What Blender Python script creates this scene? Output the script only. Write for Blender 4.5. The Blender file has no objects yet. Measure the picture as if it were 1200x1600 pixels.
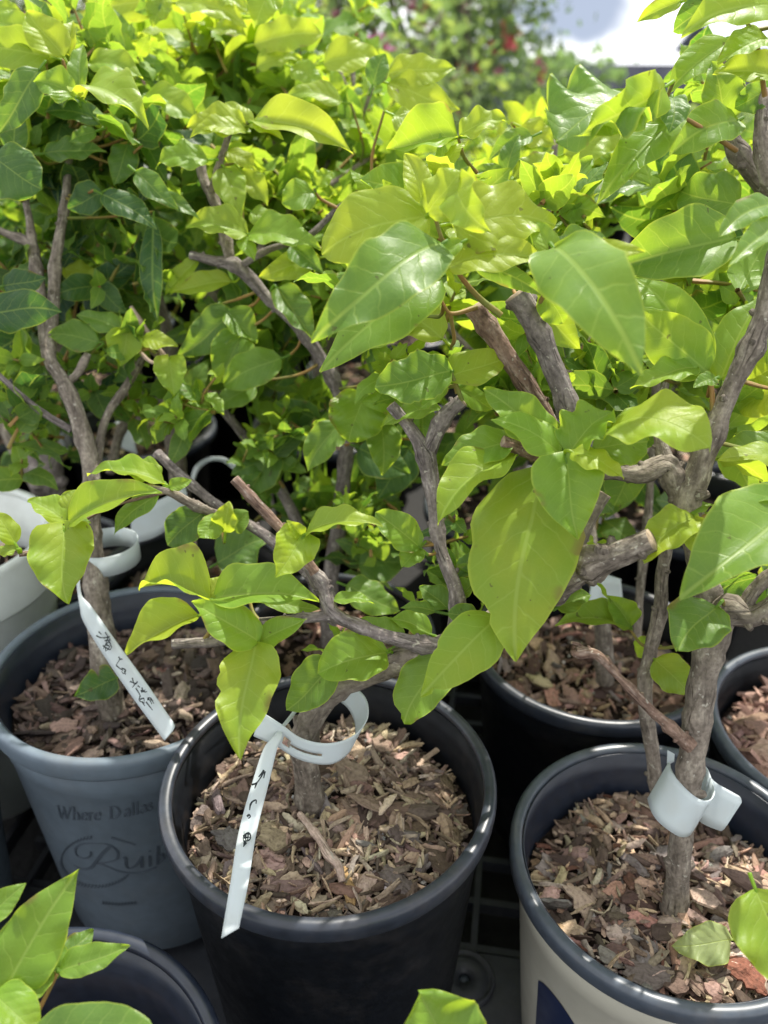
import bpy, math, random
import numpy as np
from mathutils import Vector, noise
# ------------------------------------------------------------------ camera, sky, sun
S = bpy.context.scene
COL = S.collection
F, PITCH, CZ = 1300.0, math.radians(28.3), 0.565
cam = bpy.data.objects.new('camera', bpy.data.cameras.new('camera')); COL.objects.link(cam)
cam.location = (0, 0, CZ); cam.rotation_euler = (math.radians(90) - PITCH, 0, 0)
cam.data.sensor_fit = 'VERTICAL'; cam.data.sensor_height = 24; cam.data.lens = F / 1600 * 24
cam.data.clip_start = 0.02; cam.data.clip_end = 2000
cam.data.dof.use_dof = True; cam.data.dof.focus_distance = 0.455; cam.data.dof.aperture_fstop = 4.3
S.camera = cam
SUN_EL, SUN_AZ = math.radians(57), math.radians(24)      # azimuth from +Y (away from camera) towards +X
W = bpy.data.worlds.new('World'); S.world = W; W.use_nodes = True
nt = W.node_tree; nt.nodes.clear()
def N(t, nt_, **k):
    n = nt_.nodes.new(t)
    for a, b in k.items(): setattr(n, a, b)
    return n
sky = N('ShaderNodeTexSky', nt, sky_type='NISHITA'); sky.sun_disc = False
sky.sun_elevation = SUN_EL; sky.sun_rotation = SUN_AZ; sky.air_density = 1.2; sky.dust_density = 1.5
tc = N('ShaderNodeTexCoord', nt)
cn = N('ShaderNodeTexNoise', nt); cn.inputs['Scale'].default_value = 2.2; cn.inputs['Detail'].default_value = 7
cr = N('ShaderNodeValToRGB', nt); cr.color_ramp.elements[0].position = .36; cr.color_ramp.elements[1].position = .5
nt.links.new(tc.outputs['Generated'], cn.inputs['Vector']); nt.links.new(cn.outputs['Fac'], cr.inputs['Fac'])
# horizon bank of bright cloud: more cloud low down
sx = N('ShaderNodeSeparateXYZ', nt); nt.links.new(tc.outputs['Generated'], sx.inputs[0])
hz = N('ShaderNodeMapRange', nt); hz.inputs[1].default_value = .5; hz.inputs[2].default_value = .12; nt.links.new(sx.outputs['Z'], hz.inputs[0])
mxm = N('ShaderNodeMath', nt, operation='MAXIMUM'); nt.links.new(cr.outputs[0], mxm.inputs[0]); nt.links.new(hz.outputs[0], mxm.inputs[1])
# one grey-blue rain cloud low over the sheds
dn = N('ShaderNodeTexNoise', nt); dn.inputs['Scale'].default_value = 16; dn.inputs['Detail'].default_value = 4; nt.links.new(tc.outputs['Generated'], dn.inputs['Vector'])
az, el = math.radians(10.7), math.radians(2.9)
vs = N('ShaderNodeVectorMath', nt, operation='SUBTRACT'); nt.links.new(tc.outputs['Generated'], vs.inputs[0]); vs.inputs[1].default_value = (math.sin(az)*math.cos(el), math.cos(az)*math.cos(el), math.sin(el))
vm = N('ShaderNodeVectorMath', nt, operation='MULTIPLY'); nt.links.new(vs.outputs[0], vm.inputs[0]); vm.inputs[1].default_value = (1, 1, 2.1)
vl = N('ShaderNodeVectorMath', nt, operation='LENGTH'); nt.links.new(vm.outputs[0], vl.inputs[0])
ad = N('ShaderNodeMath', nt, operation='MULTIPLY_ADD'); nt.links.new(dn.outputs['Fac'], ad.inputs[0]); ad.inputs[1].default_value = .10; nt.links.new(vl.outputs['Value'], ad.inputs[2])
rc = N('ShaderNodeMapRange', nt, interpolation_type='SMOOTHSTEP'); nt.links.new(ad.outputs[0], rc.inputs[0]); rc.inputs[1].default_value = .135; rc.inputs[2].default_value = .092
cc = N('ShaderNodeMix', nt, data_type='RGBA'); nt.links.new(rc.outputs[0], cc.inputs[0]); cc.inputs[6].default_value = (15, 15.2, 15.6, 1); cc.inputs[7].default_value = (4.3, 5.0, 6.4, 1)
mx = N('ShaderNodeMix', nt, data_type='RGBA'); nt.links.new(mxm.outputs[0], mx.inputs[0]); nt.links.new(sky.outputs[0], mx.inputs[6]); nt.links.new(cc.outputs[2], mx.inputs[7])
bg = N('ShaderNodeBackground', nt); bg.inputs[1].default_value = .072; nt.links.new(mx.outputs[2], bg.inputs[0])
wo = N('ShaderNodeOutputWorld', nt); nt.links.new(bg.outputs[0], wo.inputs[0])
sun = bpy.data.objects.new('sun', bpy.data.lights.new('sun', 'SUN')); COL.objects.link(sun)
sun.data.energy = 5.0; sun.data.angle = math.radians(.6); sun.data.color = (1, .95, .86)
sd = Vector((math.sin(SUN_AZ)*math.cos(SUN_EL), math.cos(SUN_AZ)*math.cos(SUN_EL), math.sin(SUN_EL)))
sun.rotation_euler = sd.to_track_quat('Z', 'Y').to_euler()
S.view_settings.view_transform = 'Standard'; S.view_settings.look = 'None'; S.view_settings.gamma = 1
S.view_settings.exposure = .75
S.render.engine = 'CYCLES'
try:
    S.cycles.max_bounces = 8; S.cycles.transmission_bounces = 5; S.cycles.diffuse_bounces = 4
except Exception: pass
# ------------------------------------------------------------------ helpers
rng = np.random.default_rng(7); random.seed(7)
CAM = np.array([0, 0, CZ]); CX = np.array([1., 0, 0])
CF = np.array([0, math.cos(PITCH), -math.sin(PITCH)]); CU = np.array([0, math.sin(PITCH), math.cos(PITCH)])
def P(px, py, d): return CAM + d*((px-600)/F*CX - (py-800)/F*CU + CF)
def onplane(px, py, z):
    r = (px-600)/F*CX - (py-800)/F*CU + CF; return CAM + r*((z-CZ)/r[2])
def depth(p): return float(np.dot(p-CAM, CF))
def unit(v): return v/(np.linalg.norm(v)+1e-12)
class MB:
    def __init__(s): s.v=[]; s.f=[]; s.c=[]; s.uv=[]; s.m=[]; s.n=0; s.hasuv=False
    def add(s, v, f, c=(0,0,0,1), uv=None, m=0):
        v = np.asarray(v, float); k = len(v)
        s.v.append(v); s.f += [tuple(i+s.n for i in q) for q in f]
        c = np.asarray(c, float); s.c.append(np.tile(c, (k,1)) if c.ndim == 1 else c)
        s.uv.append(np.zeros((k,2)) if uv is None else np.asarray(uv, float)); s.m += [m]*len(f); s.n += k
    def mesh(s, name, mats, smooth=True):
        me = bpy.data.meshes.new(name); V = np.concatenate(s.v)
        me.from_pydata(V.tolist(), [], s.f)
        ca = me.color_attributes.new('LC', 'FLOAT_COLOR', 'POINT'); ca.data.foreach_set('color', np.concatenate(s.c).astype(np.float32).ravel())
        ul = me.uv_layers.new(name='UVMap'); li = np.zeros(len(me.loops), int); me.loops.foreach_get('vertex_index', li)
        ul.data.foreach_set('uv', np.concatenate(s.uv)[li].astype(np.float32).ravel())
        for m in (mats if isinstance(mats, (list, tuple)) else [mats]): me.materials.append(m)
        me.polygons.foreach_set('material_index', s.m); me.polygons.foreach_set('use_smooth', [smooth]*len(s.f)); me.update()
        return me
    def obj(s, name, mats, parent=None, smooth=True):
        o = bpy.data.objects.new(name, s.mesh(name, mats, smooth)); COL.objects.link(o)
        if parent: o.parent = parent; o.location = (-parent.location[0], -parent.location[1], -parent.location[2])
        return o
def tag(o, label=None, cat=None, group=None, kind=None):
    for k, v in (('label', label), ('category', cat), ('group', group), ('kind', kind)):
        if v: o[k] = v
    return o
def empty(name, loc, label, cat, group=None):
    o = bpy.data.objects.new(name, None); o.empty_display_size = .02; COL.objects.link(o); o.location = tuple(loc); return tag(o, label, cat, group)
def dup(root, loc, rz, label, group, sc=1):
    r = root.copy(); COL.objects.link(r); r.location = loc; r.rotation_euler = (0,0,rz); r.scale = (sc,)*3
    r['label'] = label; r['group'] = group
    for ch in list(root.children):
        c = ch.copy(); COL.objects.link(c); c.parent = r
        for g in ch.children: q = g.copy(); COL.objects.link(q); q.parent = c
    return r
def cr_spline(pts, per=6):
    pts = np.asarray(pts, float)
    if len(pts) == 2: pts = np.vstack([pts[0], pts.mean(0), pts[1]])
    e = np.vstack([2*pts[0]-pts[1], pts, 2*pts[-1]-pts[-2]]); out = []
    for i in range(len(pts)-1):
        a, b, c, d = e[i:i+4]
        for t in np.arange(per)/per: out.append(.5*((2*b)+(c-a)*t+(2*a-5*b+4*c-d)*t*t+(3*b-a-3*c+d)*t**3))
    return np.array(out+[pts[-1]])
# ------------------------------------------------------------------ materials
def mat(name):
    m = bpy.data.materials.new(name); m.use_nodes = True; t = m.node_tree; t.nodes.clear(); return m, t
def out(t, sh): o = N('ShaderNodeOutputMaterial', t); t.links.new(sh, o.inputs[0])
def mapr(t, src, a, b, c=0, d=1, sm=False):
    n = N('ShaderNodeMapRange', t); n.inputs[1].default_value=a; n.inputs[2].default_value=b; n.inputs[3].default_value=c; n.inputs[4].default_value=d
    if sm: n.interpolation_type='SMOOTHSTEP'
    t.links.new(src, n.inputs[0]); return n.outputs[0]
def mth(t, op, a, b=None, c=None):
    n = N('ShaderNodeMath', t, operation=op)
    for i, x in enumerate((a, b, c)):
        if x is None: continue
        if isinstance(x, (int, float)): n.inputs[i].default_value = x
        else: t.links.new(x, n.inputs[i])
    return n.outputs[0]
def mixc(t, f, a, b, bt='MIX'):
    n = N('ShaderNodeMix', t, data_type='RGBA', blend_type=bt)
    for i, x in ((0, f), (6, a), (7, b)):
        if isinstance(x, (int, float)): n.inputs[i].default_value = x
        elif isinstance(x, tuple): n.inputs[i].default_value = (*x, 1)
        else: t.links.new(x, n.inputs[i])
    return n.outputs[2]
def ramp(t, src, stops, interp='LINEAR'):
    r = N('ShaderNodeValToRGB', t); cr_ = r.color_ramp; cr_.interpolation = interp
    while len(cr_.elements) < len(stops): cr_.elements.new(.5)
    for e, (p, c) in zip(cr_.elements, stops): e.position = p; e.color = (*c, 1)
    t.links.new(src, r.inputs[0]); return r.outputs[0]
def noi(t, scale, detail=3, vec=None, out_='Fac', rough=.55):
    n = N('ShaderNodeTexNoise', t); n.inputs['Scale'].default_value=scale; n.inputs['Detail'].default_value=detail; n.inputs['Roughness'].default_value=rough
    if vec is None: vec = N('ShaderNodeTexCoord', t).outputs['Object']
    t.links.new(vec, n.inputs['Vector']); return n.outputs[out_]
def bsdf(t, col, rough=.5, spec=.5, bump=None, bs=.3, bd=.001, metal=0):
    b = N('ShaderNodeBsdfPrincipled', t)
    for k, x in (('Base Color', col), ('Roughness', rough), ('Specular IOR Level', spec), ('Metallic', metal)):
        if isinstance(x, tuple): b.inputs[k].default_value = (*x, 1)
        elif isinstance(x, (int, float)): b.inputs[k].default_value = x
        else: t.links.new(x, b.inputs[k])
    if bump is not None:
        n = N('ShaderNodeBump', t); n.inputs['Strength'].default_value=bs; n.inputs['Distance'].default_value=bd
        t.links.new(bump, n.inputs['Height']); t.links.new(n.outputs[0], b.inputs['Normal'])
    return b
def leaf_mat(name, veins=True, mute=0, mcol=(.10,.125,.07)):
    m, t = mat(name)
    at = N('ShaderNodeAttribute', t, attribute_name='LC'); sp = N('ShaderNodeSeparateColor', t); t.links.new(at.outputs['Color'], sp.inputs[0])
    tone, edge, rnd = sp.outputs[0], sp.outputs[1], sp.outputs[2]
    nz = noi(t, 28, 3)
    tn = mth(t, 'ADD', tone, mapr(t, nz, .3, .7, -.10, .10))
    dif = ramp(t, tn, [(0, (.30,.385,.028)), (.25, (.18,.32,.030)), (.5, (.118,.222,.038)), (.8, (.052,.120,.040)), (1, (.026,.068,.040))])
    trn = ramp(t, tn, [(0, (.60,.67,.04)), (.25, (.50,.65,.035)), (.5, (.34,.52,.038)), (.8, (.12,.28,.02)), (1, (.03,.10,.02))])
    if mute: dif = mixc(t, mute, dif, mcol); trn = mixc(t, mute, trn, tuple(2*x for x in mcol))
    bump = None
    if veins:
        uv = N('ShaderNodeUVMap', t); s2 = N('ShaderNodeSeparateXYZ', t); t.links.new(uv.outputs[0], s2.inputs[0])
        U, V = s2.outputs[0], s2.outputs[1]; aU = mth(t, 'ABSOLUTE', U)
        wob = mth(t, 'MULTIPLY', mth(t, 'SUBTRACT', noi(t, 7, 2, uv.outputs[0]), .5), .10)
        side = mth(t, 'MULTIPLY', mth(t, 'SIGN', U), .03)
        q = mth(t, 'SUBTRACT', V, mth(t, 'ADD', mth(t, 'MULTIPLY', aU, .62), mth(t, 'MULTIPLY', mth(t, 'MULTIPLY', aU, aU), 1.3)))
        q = mth(t, 'ADD', mth(t, 'ADD', q, wob), side)
        fr = mth(t, 'ABSOLUTE', mth(t, 'SUBTRACT', mth(t, 'FRACT', mth(t, 'MULTIPLY', q, 6.5)), .5))
        sv = mapr(t, fr, .0, .065, 1, 0, True)
        sv = mth(t, 'MULTIPLY', sv, mapr(t, aU, .0, .36, 1, .12))
        mid = mapr(t, aU, .004, .016, 1, 0, True)
        vo = N('ShaderNodeTexVoronoi', t, feature='DISTANCE_TO_EDGE'); vo.inputs['Scale'].default_value = 20; t.links.new(uv.outputs[0], vo.inputs['Vector'])
        ret = mapr(t, vo.outputs['Distance'], 0, .06, .22, 0)
        vein = mth(t, 'MAXIMUM', mth(t, 'MAXIMUM', mid, mth(t, 'MULTIPLY', sv, .85)), ret)
        vf = mth(t, 'MULTIPLY', vein, .38)
        dif = mixc(t, vf, dif, (.36,.50,.12)); trn = mixc(t, vf, trn, (.90,.96,.12))
        bump = mth(t, 'ADD', mth(t, 'ADD', mth(t, 'MULTIPLY', vein, -.5), mth(t, 'MULTIPLY', nz, 2.0)), mth(t, 'MULTIPLY', mapr(t, fr, 0, .5, 0, 1, True), mapr(t, aU, 0, .1, .1, .55)))
    ef = mapr(t, edge, .93, .99, 0, .55)
    dif = mixc(t, ef, dif, (.40,.48,.06)); trn = mixc(t, ef, trn, (.85,.9,.08))
    # a few bruised specks and browned margins
    br = mth(t, 'MULTIPLY', mapr(t, edge, .72, .98, 0, 1), mapr(t, noi(t, 45, 3), .62, .68, 0, .75)); dif = mixc(t, br, dif, (.22,.15,.05)); trn = mixc(t, br, trn, (.35,.22,.05))
    sp2 = mapr(t, noi(t, 160, 2), .72, .75, 0, .6); dif = mixc(t, sp2, dif, (.10,.08,.03)); trn = mixc(t, sp2, trn, (.12,.08,.02))
    geo = N('ShaderNodeNewGeometry', t); dif = mixc(t, mth(t, 'MULTIPLY', geo.outputs['Backfacing'], .3), dif, (.24,.38,.07))
    b = bsdf(t, dif, mapr(t, noi(t, 60, 3), .3, .7,   .34, .56), .40, bump, .45, .0008)
    tr = N('ShaderNodeBsdfTranslucent', t); t.links.new(trn, tr.inputs[0])
    mxs = N('ShaderNodeMixShader', t); mxs.inputs[0].default_value = .52; t.links.new(b.outputs[0], mxs.inputs[1]); t.links.new(tr.outputs[0], mxs.inputs[2])
    out(t, mxs.outputs[0]); return m
M = {}
M['leaf'] = leaf_mat('leaf'); M['leaf_far'] = leaf_mat('leaf_far', False); M['leaf_shrub'] = leaf_mat('leaf_shrub', False, .5); M['leaf_limp'] = leaf_mat('leaf_limp', True, .75, (.34,.40,.20))
def bark(name, c0, c1, c2):
    m, t = mat(name); uv = N('ShaderNodeUVMap', t)
    mp = N('ShaderNodeMapping', t); mp.inputs['Scale'].default_value = (7, 60, 1); t.links.new(uv.outputs[0], mp.inputs[0])
    st = noi(t, 1.0, 5, mp.outputs[0], rough=.65); big = noi(t, 35, 4); fine = noi(t, 420, 3)
    c = ramp(t, st, [(.3, c0), (.52, c1), (.72, c2)])
    c = mixc(t, mapr(t, big, .4, .68, 0, .55), c, tuple(x*1.75 for x in c1)); c = mixc(t, mapr(t, fine, .3, .6, .45, 0), c, tuple(x*.45 for x in c0))
    vo = N('ShaderNodeTexVoronoi', t, feature='DISTANCE_TO_EDGE'); vo.inputs['Scale'].default_value = .9; mp2 = N('ShaderNodeMapping', t); mp2.inputs['Scale'].default_value=(9, 55, 1)
    t.links.new(uv.outputs[0], mp2.inputs[0]); t.links.new(mp2.outputs[0], vo.inputs['Vector'])
    crk = mth(t, 'MULTIPLY', mapr(t, vo.outputs['Distance'], 0, .10, 1, 0), mapr(t, noi(t, 60, 3), .45, .65)); c = mixc(t, mth(t, 'MULTIPLY', crk, .4), c, tuple(x*.3 for x in c0))
    c = mixc(t, mapr(t, noi(t, 260, 2), .66, .70, 0, .7), c, (.40,.38,.32)); c = mixc(t, mapr(t, noi(t, 18, 3), .55, .7, 0, .4), c, tuple(x*.5 for x in c1))
    h = mth(t, 'ADD', mth(t, 'ADD', st, mth(t, 'MULTIPLY', fine, .35)), mth(t, 'MULTIPLY', crk, -.5))
    out(t, bsdf(t, c, .85, .2, h, .9, .0018).outputs[0]); return m
M['bark'] = bark('bark', (.06,.048,.038), (.195,.165,.135), (.43,.39,.32))
M['bark_grey'] = bark('bark_grey', (.06,.050,.046), (.175,.15,.14), (.42,.38,.35))
M['bark_pale'] = bark('bark_pale', (.30,.20,.16), (.50,.38,.31), (.62,.52,.42))
M['bark_red'] = bark('bark_red', (.07,.04,.03), (.21,.14,.105), (.42,.34,.28))
def simple(name, col, rough=.5, spec=.5, nscale=80, var=.12, bs=.05, bd=.0005, dirt=None):
    m, t = mat(name); n = noi(t, nscale, 4); c = mixc(t, mapr(t, n, .3, .7, 0, 1), tuple(x*(1-var) for x in col), tuple(min(1, x*(1+var)) for x in col))
    if dirt: c = mixc(t, mapr(t, noi(t, 22, 6, rough=.7), .50, .72, 0, dirt[0]), c, dirt[1])
    r = mapr(t, noi(t, nscale*.6, 3), .3, .7, rough*.8, rough*1.2)
    out(t, bsdf(t, c, r, spec, n, bs, bd).outputs[0]); return m
DU = (.35, (.16,.13,.11))
M['black'] = simple('black_plastic', (.004,.005,.007), .45, .18, 140, .3, .12, .0004, (.12, (.12,.10,.09)))
M['rimblk'] = simple('black_rim_plastic', (.022,.027,.038), .36, .5, 90, .3, .14, .0006, (.22, (.14,.12,.11)))
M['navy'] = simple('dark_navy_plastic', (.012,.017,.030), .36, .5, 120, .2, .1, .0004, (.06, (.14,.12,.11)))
M['navyrim'] = simple('slate_rim_plastic', (.050,.062,.080), .38, .5, 120, .2, .14, .0005, (.30, (.16,.14,.12)))
M['blue'] = simple('blue_grey_plastic', (.105,.135,.165), .48, .45, 100, .1, .14, .0005, (.35, (.12,.12,.115)))
M['blueink'] = simple('dark_ink', (.050,.064,.082), .5, .4)
M['cream'] = simple('cream_plastic', (.42,.405,.335), .45, .4, 60, .05, .08, .0003, (.14, (.22,.18,.13)))
M['navyink'] = simple('navy_ink', (.010,.018,.055), .4, .4)
M['white'] = simple('white_pot_plastic', (.60,.64,.62), .4, .45, 60, .05, .06, .0004, (.2, (.35,.33,.28)))
M['ink'] = simple('marker_ink', (.012,.018,.020), .6, .3)
M['pith'] = simple('cut_wood', (.27,.21,.15), .8, .2, 300, .35, .4, .0006)
M['soil'] = simple('potting_soil', (.022,.015,.012), .95, .1, 240, .6, 1.0, .003)
M['petal'] = simple('magenta_petal', (.60,.02,.36), .5, .3, 30, .2)
M['petalpink'] = simple('pink_petal', (.70,.30,.40), .5, .3, 30, .2)
M['petalred'] = simple('coral_petal', (.55,.12,.12), .5, .3, 30, .2)
m, t = mat('tag_plastic')
b = bsdf(t, mixc(t, mapr(t, noi(t, 60, 4), .45, .7, 0, .25), (.60,.66,.68), (.50,.48,.42)), .45, .35)
tr = N('ShaderNodeBsdfTranslucent', t); tr.inputs[0].default_value = (.75,.80,.82,1); ms = N('ShaderNodeMixShader', t); ms.inputs[0].default_value = .35
t.links.new(b.outputs[0], ms.inputs[1]); t.links.new(tr.outputs[0], ms.inputs[2]); out(t, ms.outputs[0]); M['tag'] = m
m, t = mat('bark_chip')
at = N('ShaderNodeAttribute', t, attribute_name='LC'); tcx = N('ShaderNodeTexCoord', t); mp = N('ShaderNodeMapping', t)
uvn = N('ShaderNodeUVMap', t); mp.inputs['Scale'].default_value = (500, 60, 1); t.links.new(uvn.outputs[0], mp.inputs[0])
g = noi(t, 1, 4, mp.outputs[0]); g2 = noi(t, 500, 3)
c = mixc(t, mapr(t, g, .3, .7, 0, .6), at.outputs['Color'], mixc(t, 1.0, at.outputs['Color'], (.30,.26,.24), 'MULTIPLY'))
c = mixc(t, mapr(t, g2, .48, .72, 0, .5), c, (.04,.028,.022))
out(t, bsdf(t, c, .82, .25, mth(t, 'ADD', g, g2), .7, .0012).outputs[0]); M['chip'] = m
# ------------------------------------------------------------------ leaf builder
SH = {'o': (.55, .95), 'r': (.48, .60), 'l': (.72, 1.12), 'h': (.36, .92)}
def leafgeo(base, tip, nrm, width, fold=10, arch=25, curl=.12, wave=.05, tone=.3, shape='o', nu=8, nv=13, seed=0, twist=0, notch=(), tooth=0, rnd=None):
    r = random.Random(int(seed)); a, b = SH[shape]
    L = np.linalg.norm(tip-base); Yv = unit(tip-base); Z = unit(nrm - np.dot(nrm, Yv)*Yv); X = np.cross(Yv, Z)
    v = np.linspace(0, 1, nv+1)**.92; v[-1] = .999
    vm_ = a/(a+b); nrmw = (vm_**a)*((1-vm_)**b)
    hw = (v**a)*((1-v)**b)/nrmw * width/2; hw = hw*(1-.32*np.clip((v-.78)/.22, 0, 1)*(1-v)*3); hw[0] = width*.012; hw[-1] = width*.008
    u = np.sin(np.linspace(-1, 1, nu+1)*math.pi/2*.96)/math.sin(math.pi/2*.96)
    wave = wave*r.uniform(1.0, 1.9); curl = curl+r.uniform(-.05, .38); twist = twist+r.uniform(-16, 16); sb = r.uniform(-.10, .10)
    A = math.radians(arch); th = A*(v-.5); dv = np.diff(v)
    my = np.concatenate([[0], np.cumsum(np.cos(-A*((v[1:]+v[:-1])/2-.5))*dv)]); mz = np.concatenate([[0], np.cumsum(np.sin(-A*((v[1:]+v[:-1])/2-.5))*dv)])
    k = 1/my[-1]; my *= k*L; mz *= k*L; mz -= (my/L)*mz[-1]; mx_ = sb*L*np.sin(v*math.pi)*v
    p1, p2 = r.uniform(0, 6.28), r.uniform(0, 6.28); fr = r.uniform(1.6, 3.2)
    verts = []; cols = []; uvs = []; rd = r.random() if rnd is None else rnd
    asym = r.uniform(-.07, .07)
    for j in range(nv+1):
        for i in range(nu+1):
            uu = u[i]; ph = p1 if uu < 0 else p2; w = hw[j]*(1+asym*np.sign(uu))
            mgn = 1 + .022*math.sin(v[j]*19+ph) * uu*uu + .008*math.sin(v[j]*41+ph*2)*(abs(uu) > .9)
            if tooth and abs(uu) > .9: mgn -= tooth*abs(math.sin(v[j]*30+ph))
            for (sd_, vc, dp, wd) in notch:
                if np.sign(uu) == sd_ and abs(v[j]-vc) < wd: mgn *= 1-dp*(1-((v[j]-vc)/wd)**2)*(abs(uu) > .45)
            x = uu*w*mgn; y = my[j]
            if shape == 'h': y -= (uu*uu)*L*.13*(1-v[j])**4*1.0
            ax = abs(x)
            z = mz[j] + ax*math.tan(math.radians(fold)) - curl*ax*ax/(width*.5) + wave*width*(abs(uu)**2)*math.sin(fr*6.28*v[j]+ph) + .012*width*math.sin(9*v[j]+5*uu+ph)
            tw = math.radians(twist)*(v[j]-.3); x2 = x*math.cos(tw)-(z-mz[j])*math.sin(tw); z2 = mz[j]+x*math.sin(tw)+(z-mz[j])*math.cos(tw)
            verts.append(base + X*(x2+mx_[j]) + Yv*y + Z*z2); cols.append((tone, abs(uu), rd, 1)); uvs.append((x/L, v[j]))
    f = [(j*(nu+1)+i, j*(nu+1)+i+1, (j+1)*(nu+1)+i+1, (j+1)*(nu+1)+i) for j in range(nv) for i in range(nu)]
    return np.array(verts), f, np.array(cols), np.array(uvs)
def tubegeo(pts, rad, ns=10, rough=.06, seed=0, cap0=False, per=5):
    """pts Nx3, rad N -> verts, faces, capfaces, uv"""
    pr = cr_spline(np.column_stack([pts, rad]), per); p = pr[:, :3]; R = np.maximum(pr[:, 3], 2e-4)
    T = np.gradient(p, axis=0); T = T/np.linalg.norm(T, axis=1)[:, None]
    n = unit(np.cross(T[0], [.3, .2, 1.])); vs, uvs = [], []; s = 0
    for i in range(len(p)):
        n = unit(n - np.dot(n, T[i])*T[i]); bb = np.cross(T[i], n)
        if i: s += np.linalg.norm(p[i]-p[i-1])
        for k in range(ns+1):
            a = 2*math.pi*k/ns; q = n*math.cos(a)+bb*math.sin(a)
            nn = noise.noise(Vector(p[i]*70+q*1.3+seed)) + .5*noise.noise(Vector(p[i]*220+q*2.5+seed)) + .55*noise.noise(Vector((math.cos(a)*2.6, math.sin(a)*2.6, s*55+seed))) + (1.6 if rough > .055 else .3)*math.exp(-(((s*(22+seed%9))%1-.5)/.09)**2)
            vs.append(p[i]+q*R[i]*(1+rough*2.0*nn)); uvs.append((k/ns, s))
    w = ns+1; f = [(i*w+k, i*w+k+1, (i+1)*w+k+1, (i+1)*w+k) for i in range(len(p)-1) for k in range(ns)]
    e = len(vs); vs.append(p[-1]+T[-1]*R[-1]*.1); uvs.append((0, s)); l0 = (len(p)-1)*w; cap = [(l0+k, l0+k+1, e) for k in range(ns)]
    return np.array(vs), f, cap, np.array(uvs), p, R
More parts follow.
